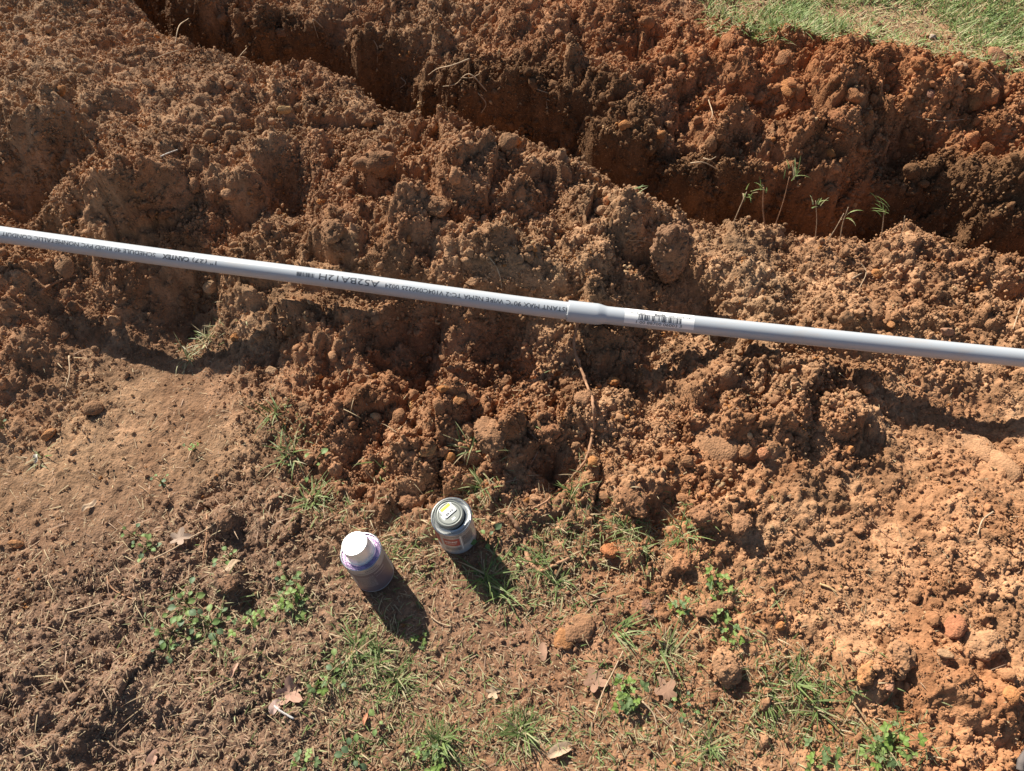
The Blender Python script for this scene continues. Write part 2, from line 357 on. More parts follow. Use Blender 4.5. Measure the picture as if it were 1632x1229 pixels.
def soil_mat(name, source, bump=.6, scale=1.0):
    m, nt, out = new_mat(name)
    L = nt.links.new
    bs = node(nt, "ShaderNodeBsdfPrincipled")
    bs.inputs["Roughness"].default_value = .95
    bs.inputs["Specular IOR Level"].default_value = .12
    bs.inputs["Diffuse Roughness"].default_value = .7
    if source == 'OBJECT':
        src = node(nt, "ShaderNodeObjectInfo").outputs["Color"]
    else:
        src = node(nt, "ShaderNodeAttribute", attribute_type=source, attribute_name="tint").outputs["Color"]
    geo = node(nt, "ShaderNodeNewGeometry")
    n1 = node(nt, "ShaderNodeTexNoise"); n1.inputs["Scale"].default_value = 170 * scale; n1.inputs["Detail"].default_value = 4; n1.inputs["Roughness"].default_value = .7
    n2 = node(nt, "ShaderNodeTexNoise"); n2.inputs["Scale"].default_value = 32 * scale; n2.inputs["Detail"].default_value = 3
    vo = node(nt, "ShaderNodeTexVoronoi"); vo.inputs["Scale"].default_value = 260 * scale
    for n in (n1, n2, vo): L(geo.outputs["Position"], n.inputs["Vector"])
    mr = node(nt, "ShaderNodeMapRange"); mr.inputs[1].default_value = .3; mr.inputs[2].default_value = .7; mr.inputs[3].default_value = .74; mr.inputs[4].default_value = 1.26
    L(n1.outputs[0], mr.inputs[0])
    mr2 = node(nt, "ShaderNodeMapRange"); mr2.inputs[1].default_value = .3; mr2.inputs[2].default_value = .7; mr2.inputs[3].default_value = .84; mr2.inputs[4].default_value = 1.14
    L(n2.outputs[0], mr2.inputs[0])
    mu = node(nt, "ShaderNodeMath", operation='MULTIPLY'); L(mr.outputs[0], mu.inputs[0]); L(mr2.outputs[0], mu.inputs[1])
    vm = node(nt, "ShaderNodeVectorMath", operation='SCALE'); L(src, vm.inputs[0]); L(mu.outputs[0], vm.inputs["Scale"])
    # specks of pale grit and rust
    sp = node(nt, "ShaderNodeTexNoise"); sp.inputs["Scale"].default_value = 330 * scale; sp.inputs["Detail"].default_value = 1; L(geo.outputs["Position"], sp.inputs["Vector"])
    cr = node(nt, "ShaderNodeMapRange"); cr.inputs[1].default_value = .66; cr.inputs[2].default_value = .72; L(sp.outputs[0], cr.inputs[0])
    mx = node(nt, "ShaderNodeMix", data_type='RGBA'); L(cr.outputs[0], mx.inputs[0]); L(vm.outputs[0], mx.inputs[6]); mx.inputs[7].default_value = (.42, .22, .10, 1)
    L(mx.outputs[2], bs.inputs["Base Color"])
    ad = node(nt, "ShaderNodeMath", operation='MULTIPLY_ADD'); L(vo.outputs[0], ad.inputs[0]); ad.inputs[1].default_value = -.6; L(n1.outputs[0], ad.inputs[2])
    bp = node(nt, "ShaderNodeBump"); bp.inputs["Strength"].default_value = bump; bp.inputs["Distance"].default_value = .004; L(ad.outputs[0], bp.inputs["Height"])
    L(bp.outputs[0], bs.inputs["Normal"])
    L(bs.outputs[0], out.inputs[0])
    return m

M_GROUND = soil_mat("soil_ground", 'GEOMETRY')
M_CRUMB = soil_mat("soil_crumb", 'INSTANCER', .5)
M_CLOD = soil_mat("soil_clod", 'OBJECT', .7)

def plain_mat(name, col, rough=.5, metal=0, spec=.5, noise=0, nscale=60, bump=0, trans=0):
    m, nt, out = new_mat(name); L = nt.links.new
    bs = node(nt, "ShaderNodeBsdfPrincipled")
    bs.inputs["Roughness"].default_value = rough; bs.inputs["Metallic"].default_value = metal; bs.inputs["Specular IOR Level"].default_value = spec
    bs.inputs["Base Color"].default_value = (*col, 1)
    if noise or bump:
        tc = node(nt, "ShaderNodeTexCoord")
        n = node(nt, "ShaderNodeTexNoise"); n.inputs["Scale"].default_value = nscale; n.inputs["Detail"].default_value = 5; n.inputs["Roughness"].default_value = .65
        L(tc.outputs["Object"], n.inputs["Vector"])
        if noise:
            mr = node(nt, "ShaderNodeMapRange"); mr.inputs[1].default_value = .3; mr.inputs[2].default_value = .7; mr.inputs[3].default_value = 1 - noise; mr.inputs[4].default_value = 1 + noise
            L(n.outputs[0], mr.inputs[0])
            vm = node(nt, "ShaderNodeVectorMath", operation='SCALE'); vm.inputs[0].default_value = col; L(mr.outputs[0], vm.inputs["Scale"]); L(vm.outputs[0], bs.inputs["Base Color"])
        if bump:
            bp = node(nt, "ShaderNodeBump"); bp.inputs["Strength"].default_value = bump; bp.inputs["Distance"].default_value = .003; L(n.outputs[0], bp.inputs["Height"]); L(bp.outputs[0], bs.inputs["Normal"])
    L(bs.outputs[0], out.inputs[0])
    return m

def blade_mat(name, attr=True, col=(.1, .18, .04), transl=.35, rough=.55):
    m, nt, out = new_mat(name); L = nt.links.new
    bs = node(nt, "ShaderNodeBsdfPrincipled"); bs.inputs["Roughness"].default_value = rough; bs.inputs["Specular IOR Level"].default_value = .35
    tr = node(nt, "ShaderNodeBsdfTranslucent"); mx = node(nt, "ShaderNodeMixShader"); mx.inputs[0].default_value = transl
    if attr:
        a = node(nt, "ShaderNodeAttribute", attribute_type='GEOMETRY', attribute_name="tint").outputs["Color"]
        L(a, bs.inputs["Base Color"]); L(a, tr.inputs[0])
    else:
        bs.inputs["Base Color"].default_value = (*col, 1); tr.inputs[0].default_value = (*col, 1)
    L(bs.outputs[0], mx.inputs[1]); L(tr.outputs[0], mx.inputs[2]); L(mx.outputs[0], out.inputs[0])
    return m
M_BLADE = blade_mat("grass_blade")
M_DRY = blade_mat("dry_leaf", transl=.15, rough=.8)
M_ROOT = plain_mat("root_bark", (.36, .20, .115), .9, 0, .15, .35, 90, .6)
M_ROOT_PALE = plain_mat("pale_rootlet", (.42, .30, .19), .85, 0, .2, .3, 120, .3)

# ------------------------------------------------------------------ object helpers
def mesh_obj(name, verts, faces, mat, parent=None, smooth=False, tint=None, loc=None):
    me = bpy.data.meshes.new(name)
    me.from_pydata([tuple(v) for v in verts], [], faces)
    if tint is not None:
        at = me.color_attributes.new("tint", 'FLOAT_COLOR', 'POINT')
        arr = np.ones((len(verts), 4), dtype=np.float32); arr[:, :3] = np.asarray(tint, dtype=np.float32)
        at.data.foreach_set("color", arr.ravel())
    if smooth:
        me.polygons.foreach_set("use_smooth", [True] * len(me.polygons))
    if mat is not None: me.materials.append(mat)
    o = bpy.data.objects.new(name, me); COL.objects.link(o)
    if parent is not None: o.parent = parent
    if loc is not None: o.location = loc
    return o

def tag(o, label=None, cat=None, group=None, kind=None):
    if label: o["label"] = label
    if cat: o["category"] = cat
    if group: o["group"] = group
    if kind: o["kind"] = kind
    return o

def empty(name, loc, rot=(0, 0, 0)):
    o = bpy.data.objects.new(name, None); COL.objects.link(o); o.location = loc; o.rotation_euler = rot; o.empty_display_size = .02
    return o

def lathe(profile, seg=48, cap_top=False, cap_bot=False):
    vs, fs = [], []
    n = len(profile)
    for i in range(seg):
        a = 2 * math.pi * i / seg
        for r, z in profile: vs.append((r * math.cos(a), r * math.sin(a), z))
    for i in range(seg):
        j = (i + 1) % seg
        for k in range(n - 1): fs.append((i * n + k, j * n + k, j * n + k + 1, i * n + k + 1))
    if cap_top: fs.append([i * n + n - 1 for i in range(seg)])
    if cap_bot: fs.append([i * n for i in range(seg)][::-1])
    return vs, fs

def tube(pts, radii, seg=8):
    """a swept tube along a list of points with capped ends"""
    pts = [Vector(p) for p in pts]; vs, fs = [], []
    up = Vector((.13, .2, 1)).normalized(); n = len(pts)
    for i, p in enumerate(pts):
        T = (pts[min(i + 1, n - 1)] - pts[max(i - 1, 0)]).normalized()
        A = T.cross(up)
        A = A.normalized() if A.length > 1e-4 else Vector((1, 0, 0))
        B = A.cross(T)
        for k in range(seg):
            a = 2 * math.pi * k / seg
            vs.append(p + (A * math.cos(a) + B * math.sin(a)) * radii[i])
    for i in range(n - 1):
        for k in range(seg):
            l = (k + 1) % seg
            fs.append((i * seg + k, i * seg + l, (i + 1) * seg + l, (i + 1) * seg + k))
    fs.append(list(range(seg))[::-1]); fs.append([(n - 1) * seg + k for k in range(seg)])
    return vs, fs

def spline(pts, m):
    """Catmull-Rom through the points, m samples per span"""
    P = [Vector(p) for p in pts]; P = [P[0] * 2 - P[1]] + P + [P[-1] * 2 - P[-2]]
    out = []
    for i in range(1, len(P) - 2):
        a, b, c, d = P[i - 1:i + 3]
        for k in range(m):
            t = k / m
            out.append(.5 * (2 * b + (c - a) * t + (2 * a - 5 * b + 4 * c - d) * t * t + (3 * b - a - 3 * c + d) * t ** 3))
    out.append(P[-2]); return out

# ------------------------------------------------------------------ ground
def build_ground():
    nr, nc = GRX.shape
    me = bpy.data.meshes.new("ground")
    co = np.stack([GRX, GRY, GZ], -1).reshape(-1, 3).astype(np.float32)
    idx = np.arange(nr * nc).reshape(nr, nc)
    q = np.stack([idx[:-1, :-1], idx[:-1, 1:], idx[1:, 1:], idx[1:, :-1]], -1).reshape(-1)
    nq = len(q) // 4
    me.vertices.add(len(co)); me.vertices.foreach_set("co", co.ravel())
    me.loops.add(len(q)); me.loops.foreach_set("vertex_index", q.astype(np.int32))
    me.polygons.add(nq); me.polygons.foreach_set("loop_start", np.arange(0, nq * 4, 4, dtype=np.int32))
    me.polygons.foreach_set("use_smooth", np.ones(nq, dtype=bool))
    me.update(calc_edges=True)
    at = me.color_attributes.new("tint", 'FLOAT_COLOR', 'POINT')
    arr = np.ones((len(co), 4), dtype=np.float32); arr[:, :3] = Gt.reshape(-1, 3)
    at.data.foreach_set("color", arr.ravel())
    me.materials.append(M_GROUND)
    o = bpy.data.objects.new("ground", me); COL.objects.link(o)
    tag(o, kind='structure')
    return o
build_ground()

# ------------------------------------------------------------------ lumps of soil
def lump_mesh(name, sub, seed, knob=.22, squash=(1, .85, .75), angular=0.0, coarse=.28):
    bm = bmesh.new(); bmesh.ops.create_icosphere(bm, subdivisions=sub, radius=1)
    co = np.array([v.co[:] for v in bm.verts])
    rg = np.random.default_rng(seed)
    # coarse shape: a few random directions pushed in or out, some cut flat
    r = np.ones(len(co))
    for _ in range(7):
        dv = rg.normal(size=3); dv /= np.linalg.norm(dv)
        r += coarse * rg.uniform(-1, 1) * np.exp(-((1 - co @ dv) / .35))
    if angular:
        for _ in range(9):
            dv = rg.normal(size=3); dv /= np.linalg.norm(dv); h = rg.uniform(.6, .88)
            dd = co @ dv
            lim = np.where(dd > .05, h / np.maximum(dd, .05), 9)
            r = np.minimum(r, lim * angular + r * (1 - angular) if angular < 1 else lim)
    p = co * r[:, None]
    if knob:
        for nk, rad, amp in (((22, .46, 1.0), (110, .22, .9)) if sub < 4 else ((18, .50, 1.0), (90, .25, 1.0), (420, .115, .9))):
            c = rg.normal(size=(nk, 3)); c /= np.linalg.norm(c, axis=1)[:, None]
            rr = rad * rg.uniform(.55, 1.2, nk)
            ang = np.arccos(np.clip(co @ c.T, -1, 1)) / rr[None]
            b = np.sqrt(np.clip(1 - ang * ang, 0, 1)) * rr[None]
            p += co * (b.max(1) * amp * knob * 2.4)[:, None]
    p *= np.array(squash)[None]
    p /= np.abs(p).max()
    for v, c in zip(bm.verts, p): v.co = c
    for f in bm.faces: f.smooth = True
    me = bpy.data.meshes.new(name); bm.to_mesh(me); bm.free()
    return me

# tiny crumbs: geometry-node instances of one object of kind stuff
crumb_src = bpy.data.collections.new("crumb_shapes")
def crumb_cluster(seed):
    rg = np.random.default_rng(seed); bm = bmesh.new()
    for k in range(6):
        me = lump_mesh("crumb_piece", 1, seed * 31 + k, knob=.10, squash=(1, rg.uniform(.5, .9), rg.uniform(.4, .85)), coarse=.5, angular=.7 if k % 2 else 0)
        n0 = len(bm.verts); bm.from_mesh(me); bpy.data.meshes.remove(me)
        bm.verts.ensure_lookup_table()
        sc = rg.uniform(.22, .55) if k else .62
        off = Vector(rg.normal(size=3) * np.array([.75, .75, .3])) if k else Vector((0, 0, 0))
        rt = Euler(rg.uniform(0, 6.28, 3)).to_matrix()
        for v in bm.verts[n0:]: v.co = rt @ (v.co * sc) + off
    me = bpy.data.meshes.new("crumb_shape"); bm.to_mesh(me); bm.free()
    return me
for i in range(14):
    if i < 6:
        me = lump_mesh("crumb_shape", 2, 100 + i, knob=.14, squash=(1, random.uniform(.6, .95), random.uniform(.5, .85)), coarse=.5, angular=.9 if i % 3 else 0)
        if i % 2: me.polygons.foreach_set("use_smooth", [False] * len(me.polygons))
    else:
        me = crumb_cluster(300 + i)
    me.materials.append(M_CRUMB)
    crumb_src.objects.link(bpy.data.objects.new("crumb_shape_%02d" % i, me))

def scatter(n, y0, y1):
    y = np.sqrt(RNG.random(n)) * (y1 - y0) + y0 if False else RNG.uniform(y0, y1, n)
    x = RNG.uniform(-1, 1, n) * half_w(y)
    keep = RNG.random(n) < half_w(y) / half_w(np.array(y1))
    return x[keep], y[keep]

def build_crumbs(name, n, rmin, rmax, power, dens_fn, sink=.25, steep=False):
    x, y = scatter(n, -.03, 2.65)
    d = lip_dist(x, y)
    if steep:                                            # sloping faces carry more crumbs than their plan area would get
        e = .02
        t = np.hypot(hgt_v(x + e, y) - hgt_v(x - e, y), hgt_v(x, y + e) - hgt_v(x, y - e)) / (2 * e)
        q = (RNG.random(len(x)) < np.clip((np.sqrt(1 + t * t) - 1.12) * .55, 0, 1)) & (macro(x, y)[:, 1] > .3); x, y, d = x[q], y[q], d[q]
    m = macro(x, y); rough = np.clip(m[:, 1], .05, 1)
    ins = sstep(0, .05, d) * (1 - sstep(.12, .22, d))
    clump = sstep(.25, .75, fbm(x * 14, y * 14, 1, 3) + .5)
    pd, pz = pipe_near(x, y)
    keep = (RNG.random(len(x)) < dens_fn(rough, clump, ins)) & ~((pd < .024) & (hgt_v(x, y) > pz - .04))
    for c in (CAN1, CAN2): keep &= np.hypot(x - c[0], y - c[1]) > .034
    x, y, rough = x[keep], y[keep], rough[keep]; m = m[keep]
    k = len(x)
    u = RNG.random(k)
    r = rmin * (rmax / rmin) ** (u ** power)
    r *= (.6 + .4 * rough)
    z = hgt_v(x, y) + r * sink
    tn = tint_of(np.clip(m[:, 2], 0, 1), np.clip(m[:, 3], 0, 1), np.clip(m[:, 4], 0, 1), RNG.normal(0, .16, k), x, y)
    odd = RNG.random(k)
    tn = np.where((odd < .016)[:, None], np.array([.38, .17, .06]) * RNG.uniform(.8, 1.2, (k, 1)), tn)
    tn = np.where(((odd > .035) & (odd < .050))[:, None], np.array([.46, .30, .16]) * RNG.uniform(.8, 1.15, (k, 1)), tn)
    me = bpy.data.meshes.new(name)
    me.vertices.add(k); me.vertices.foreach_set("co", np.stack([x, y, z], -1).astype(np.float32).ravel())
    def attr(nm, ty, arr, key):
        a = me.attributes.new(nm, ty, 'POINT'); a.data.foreach_set(key, arr.ravel())
    attr("rot", 'FLOAT_VECTOR', RNG.uniform(0, 6.28, (k, 3)).astype(np.float32), "vector")
    attr("scl", 'FLOAT', r.astype(np.float32), "value")
    attr("idx", 'INT', RNG.integers(0, 14, k).astype(np.int32), "value")
    t4 = np.ones((k, 4), dtype=np.float32); t4[:, :3] = tn
    attr("tint", 'FLOAT_COLOR', t4, "color")
    o = bpy.data.objects.new(name, me); COL.objects.link(o)
    ng = bpy.data.node_groups.new(name + "_nodes", 'GeometryNodeTree')
    ng.interface.new_socket("Geometry", in_out='INPUT', socket_type='NodeSocketGeometry')
    ng.interface.new_socket("Geometry", in_out='OUTPUT', socket_type='NodeSocketGeometry')
    N = ng.nodes.new; L = ng.links.new
    gi = N("NodeGroupInput"); go = N("NodeGroupOutput"); iop = N("GeometryNodeInstanceOnPoints"); ci = N("GeometryNodeCollectionInfo")
    ci.inputs["Collection"].default_value = crumb_src; ci.inputs["Separate Children"].default_value = True; ci.inputs["Reset Children"].default_value = True
    def na(nm, ty):
        a = N("GeometryNodeInputNamedAttribute"); a.data_type = ty; a.inputs[0].default_value = nm; return a.outputs[0]
    L(gi.outputs[0], iop.inputs["Points"]); L(ci.outputs[0], iop.inputs["Instance"]); iop.inputs["Pick Instance"].default_value = True
    L(na("idx", 'INT'), iop.inputs["Instance Index"]); L(na("rot", 'FLOAT_VECTOR'), iop.inputs["Rotation"]); L(na("scl", 'FLOAT'), iop.inputs["Scale"])
    L(iop.outputs[0], go.inputs[0])
    md = o.modifiers.new("scatter", 'NODES'); md.node_group = ng
    me.materials.append(M_CRUMB)
    return o

o = build_crumbs("soil_crumbs", 400000, .0021, .0095, 2.1, lambda r, c, i: np.clip((.48 + .6 * r) * (.45 + .75 * c) * (.20 + .80 * sstep(.10, .20, r)), 0, 1))
tag(o, kind='stuff')
o = build_crumbs("soil_lumps", 13000, .007, .016, 1.6, lambda r, c, i: np.clip(r ** 1.6 * (.2 + .9 * c) * (1 - .4 * i), 0, 1))
tag(o, kind='stuff')
o = build_crumbs("slope_crumbs", 300000, .0026, .016, 3.0, lambda r, c, i: np.clip(.45 + .7 * c, 0, 1), .12, True)
tag(o, kind='stuff')
#@@DETAILS@@
# ------------------------------------------------------------------ conduit: two lengths, the left one pushed into the belled end of the right one
def pvc():
    m, nt, out = new_mat("grey_pvc"); L = nt.links.new
    bs = node(nt, "ShaderNodeBsdfPrincipled"); geo = node(nt, "ShaderNodeNewGeometry")
    mp = node(nt, "ShaderNodeMapping"); mp.inputs["Scale"].default_value = (9, 60, 60); L(geo.outputs["Position"], mp.inputs["Vector"])
    n1 = node(nt, "ShaderNodeTexNoise"); n1.inputs["Scale"].default_value = 1; n1.inputs["Detail"].default_value = 6; n1.inputs["Roughness"].default_value = .7; L(mp.outputs[0], n1.inputs["Vector"])
    n2 = node(nt, "ShaderNodeTexNoise"); n2.inputs["Scale"].default_value = 420; n2.inputs["Detail"].default_value = 3; L(geo.outputs["Position"], n2.inputs["Vector"])
    r1 = node(nt, "ShaderNodeMapRange"); r1.inputs[1].default_value = .52; r1.inputs[2].default_value = .80; r1.inputs[3].default_value = .03; r1.inputs[4].default_value = .55; L(n1.outputs[0], r1.inputs[0])
    r2 = node(nt, "ShaderNodeMapRange"); r2.inputs[1].default_value = .62; r2.inputs[2].default_value = .72; r2.inputs[4].default_value = .35; L(n2.outputs[0], r2.inputs[0])
    ad = node(nt, "ShaderNodeMath", operation='ADD', use_clamp=True); L(r1.outputs[0], ad.inputs[0]); L(r2.outputs[0], ad.inputs[1])
    mx = node(nt, "ShaderNodeMix", data_type='RGBA'); L(ad.outputs[0], mx.inputs[0]); mx.inputs[6].default_value = (.42, .45, .475, 1); mx.inputs[7].default_value = (.44, .33, .24, 1)
    L(mx.outputs[2], bs.inputs["Base Color"])
    rr = node(nt, "ShaderNodeMapRange"); rr.inputs[3].default_value = .30; rr.inputs[4].default_value = .9; L(ad.outputs[0], rr.inputs[0]); L(rr.outputs[0], bs.inputs["Roughness"])
    L(bs.outputs[0], out.inputs[0]); return m
M_PVC = pvc()
M_PRINT = plain_mat("black_print", (.055, .06, .07), .6, noise=.25, nscale=300)
M_PAPER = plain_mat("white_paper", (.82, .81, .78), .6)

def axis_frame(pts):
    P = spline([Vector(p) for p in pts], 24)
    L = [0.0]
    for a, b in zip(P[:-1], P[1:]): L.append(L[-1] + (b - a).length)
    return P, np.array(L)
AX, AL = axis_frame(PIPE_PTS)
AXN = np.array([p[:] for p in AX])

def ax_at(l):
    p = Vector([float(np.interp(l, AL, AXN[:, k])) for k in range(3)])
    q = Vector([float(np.interp(l + .01, AL, AXN[:, k])) for k in range(3)])
    r = Vector([float(np.interp(l - .01, AL, AXN[:, k])) for k in range(3)])
    T = (q - r).normalized(); B = T.cross(Vector((0, 0, 1))).normalized(); N = B.cross(T)   # B points to the viewer (-Y), N up
    return p, T, B, N

def l_of_u(u):
    """arc length of the axis where it is seen at column u"""
    best = min(range(len(AX)), key=lambda i: abs(816 + FPX * AX[i].x / (AX[i].y * CP + (CAM_H - AX[i].z) * SP) - u))
    lo, hi = AL[max(best - 1, 0)], AL[min(best + 1, len(AL) - 1)]
    for _ in range(30):
        m = (lo + hi) / 2; p = ax_at(m)[0]
        if 816 + FPX * p.x / (p.y * CP + (CAM_H - p.z) * SP) < u: lo = m
        else: hi = m
    return (lo + hi) / 2

def on_pipe(l, phi, r):
    p, T, B, N = ax_at(l)
    return p + (B * math.cos(phi) + N * math.sin(phi)) * r

def sweep(name, ls, rs, parent, mat, seg=40, closed_ends=False):
    vs, fs = [], []
    for l, r in zip(ls, rs):
        p, T, B, N = ax_at(l)
        for k in range(seg):
            a = 2 * math.pi * k / seg
            vs.append(p + (B * math.cos(a) + N * math.sin(a)) * r)
    n = len(ls)
    for i in range(n - 1):
        for k in range(seg):
            m = (k + 1) % seg
            fs.append((i * seg + k, i * seg + m, (i + 1) * seg + m, (i + 1) * seg + k))
    o = mesh_obj(name, vs, fs, mat, parent, smooth=True)
    return o

L0, L1 = AL[0], AL[-1]
LJ = l_of_u(905)
conduit_a = empty("conduit", ax_at(LJ)[0]); conduit_b = empty("conduit", ax_at(LJ)[0])
bpy.context.view_layer.update()
def local(o, e):
    """keep a mesh built in place when hung under an empty"""
    o.matrix_parent_inverse = Matrix.Translation(e.location).inverted(); return o
tag(conduit_a, "left length of grey plastic conduit with black printed lettering, pushed into a bell", "conduit pipe", "grey conduit laid over the spoil")
tag(conduit_b, "right length of grey plastic conduit with belled end and white barcode sticker", "conduit pipe", "grey conduit laid over the spoil")
ls = np.linspace(L0, LJ + .05, 80)
local(sweep("tube", ls, [PIPE_R] * len(ls), conduit_a, M_PVC), conduit_a)
LB = l_of_u(950); LC = l_of_u(968)
RB = PIPE_R * 1.20
ls = [LJ + .002, LJ - .0004, LJ - .0004, LJ + .0012] + list(np.linspace(LJ + .004, LB, 10)) + list(np.linspace(LB, LC, 14)[1:]) + list(np.linspace(LC, L1, 60)[1:])
rs = [PIPE_R * 1.015, PIPE_R * 1.03, RB * .985, RB] + [RB] * 10 + [RB + (PIPE_R - RB) * (t * t * (3 - 2 * t)) for t in np.linspace(0, 1, 14)[1:]] + [PIPE_R] * 59
local(sweep("tube", ls, rs, conduit_b, M_PVC), conduit_b)
# burr of pale plastic shavings on the mouth of the bell
vs, fs = [], []
for k in range(26):
    a = random.uniform(-.6, 2.4); r0 = RB * .97; w = random.uniform(.01, .05)
    l = LJ - .0006
    b = len(vs)
    vs += [on_pipe(l, a, r0), on_pipe(l, a + w, r0), on_pipe(l - random.uniform(.0006, .002), a + w * .5, r0 - random.uniform(0, .0015)), on_pipe(l + .001, a + w * .5, r0 + .0006)]
    fs += [(b, b + 1, b + 2), (b, b + 3, b + 1), (b, b + 2, b + 3), (b + 1, b + 3, b + 2)]
o = local(mesh_obj("burr", vs, fs, M_PAPER, conduit_b), conduit_b); o["kind"] = "stuff"

def text_mesh(body, size, bold=0.0, sx=1.0):
    cu = bpy.data.curves.new("text_curve", 'FONT'); cu.body = body; cu.size = size; cu.resolution_u = 3; cu.offset = bold
    ob = bpy.data.objects.new("text_tmp", cu); COL.objects.link(ob)
    dg = bpy.context.evaluated_depsgraph_get(); me = bpy.data.meshes.new_from_object(ob.evaluated_get(dg))
    bpy.data.objects.remove(ob); bpy.data.curves.remove(cu)
    bm = bmesh.new(); bm.from_mesh(me); bpy.data.meshes.remove(me)
    for v in bm.verts: v.co.x *= sx
    return bm

def cut(bm, step, axis=1):
    ys = [v.co[axis] for v in bm.verts]
    y = min(ys) + step
    no = Vector((0, 0, 0)); no[axis] = 1
    while y < max(ys):
        co = Vector((0, 0, 0)); co[axis] = y
        bmesh.ops.bisect_plane(bm, geom=bm.verts[:] + bm.edges[:] + bm.faces[:], plane_co=co, plane_no=no)
        y += step

def print_on_pipe(body, u_start, u_end, phi_c, height, parent, lift=.00025, upside=True, bold=0.0, name="printed_text", rad=PIPE_R):
    """lettering wrapped on the tube between two columns, upside down or upright"""
    bm = text_mesh(body, 1.0, bold)
    xs = [v.co.x for v in bm.verts]; ys = [v.co.y for v in bm.verts]
    x0, x1, y0, y1 = min(xs), max(xs), 0.0, .73
    la, lb = l_of_u(u_start), l_of_u(u_end)
    for v in bm.verts: v.co.y = (v.co.y - y0) / (y1 - y0) - .5
    cut(bm, .2)
    for v in bm.verts:
        l = la + (lb - la) * (v.co.x - x0) / (x1 - x0)
        ph = phi_c + (-1 if upside else 1) * v.co.y * height / rad
        v.co = on_pipe(l, ph, rad + lift)
    me = bpy.data.meshes.new(name); bm.to_mesh(me); bm.free(); me.materials.append(M_PRINT)
    o = bpy.data.objects.new(name, me); COL.objects.link(o); o.parent = parent; local(o, parent); o["kind"] = "stuff"
    return o

def bars_on_pipe(bars, phi0, phi1, parent, name, lift=.00025, rad=PIPE_R):
    vs, fs = [], []
    for la, lb in bars:
        b = len(vs)
        for k in range(5):
            ph = phi0 + (phi1 - phi0) * k / 4
            vs += [on_pipe(la, ph, rad + lift), on_pipe(lb, ph, rad + lift)]
        for k in range(4): fs.append((b + 2 * k, b + 2 * k + 1, b + 2 * k + 3, b + 2 * k + 2))
    o = local(mesh_obj(name, vs, fs, M_PRINT, parent), parent); o["kind"] = "stuff"
    return o
PH = R(57)
print_on_pipe("ISTANT MAX 90\u00b0C WIRE NEMA TC-2 V104C090225 0024", 903, 617, PH, .0088, conduit_a)
print_on_pipe("A52BA12H", 608, 513, PH + .02, .0125, conduit_a)
la, lb = l_of_u(505), l_of_u(477)
rg = random.Random(3); bars = []; x = la
while x > lb:
    w = rg.choice((.0006, .0006, .0012)); bars.append((x, x - w)); x -= w + rg.choice((.0007, .001, .0016))
bars_on_pipe(bars, PH - .24, PH + .24, conduit_a, "printed_code")
print_on_pipe('1" (27)', 351, 313, PH, .0085, conduit_a)
print_on_pipe("CANTEX", 308, 266, PH, .0092, conduit_a, bold=.035)
print_on_pipe("SCHEDULE 40 RIGID PVC NONMETALLIC CONDUIT INTE", 255, -12, PH, .0085, conduit_a)
# sticker
u0, u1 = l_of_u(994), l_of_u(1104)
vs, fs = [], []
ph0, ph1 = R(14), R(128); nl, npn = 14, 14
for i in range(nl + 1):
    for k in range(npn + 1):
        vs.append(on_pipe(u0 + (u1 - u0) * i / nl, ph0 + (ph1 - ph0) * k / npn, PIPE_R + .00025))
for i in range(nl):
    for k in range(npn):
        a = i * (npn + 1) + k; fs.append((a, a + npn + 1, a + npn + 2, a + 1))
st = local(mesh_obj("sticker", vs, fs, M_PAPER, conduit_b, smooth=True), conduit_b)
rg = random.Random(11); bars = []
x, xe = l_of_u(1016), l_of_u(1083)
bars2 = [(x - .002, xe + .001)]
while x < xe:
    w = rg.choice((.0005, .0008, .0008, .0016, .0022)); bars.append((x, min(x + w, xe))); x += w + rg.choice((.0006, .0009, .0018))
def under(o, p):
    o.parent = p; o.matrix_parent_inverse = Matrix.Identity(4) if False else p.matrix_parent_inverse.copy() @ Matrix.Identity(4)
    return o
def sub(o):   # print belongs to the sticker
    o.parent = st; o.matrix_parent_inverse = Matrix.Identity(4); return o
bpy.context.view_layer.update()
def sticker_part(o):
    o.parent = st
    o.matrix_parent_inverse = (Matrix.Translation(conduit_b.location) @ st.matrix_parent_inverse).inverted()
    return o
sticker_part(bars_on_pipe(bars, R(45), R(78), conduit_b, "barcode", .0005))
sticker_part(bars_on_pipe(bars2, R(43.5), R(45), conduit_b, "barcode_line", .0006))
sticker_part(bars_on_pipe(bars2, R(78), R(79.5), conduit_b, "barcode_line", .0006))
sticker_part(print_on_pipe("1 00 88700 06003 3", 1013, 1085, R(30), .0058, conduit_b, .0005, False))
sticker_part(print_on_pipe("oc 10 pack", 1003, 1027, R(89), .0044, conduit_b, .0005, False))
sticker_part(print_on_pipe("Bundle", 1041, 1058, R(91), .0050, conduit_b, .0005, False, bold=.03))
sticker_part(print_on_pipe("East American", 1064, 1100, R(91), .0044, conduit_b, .0005, False))

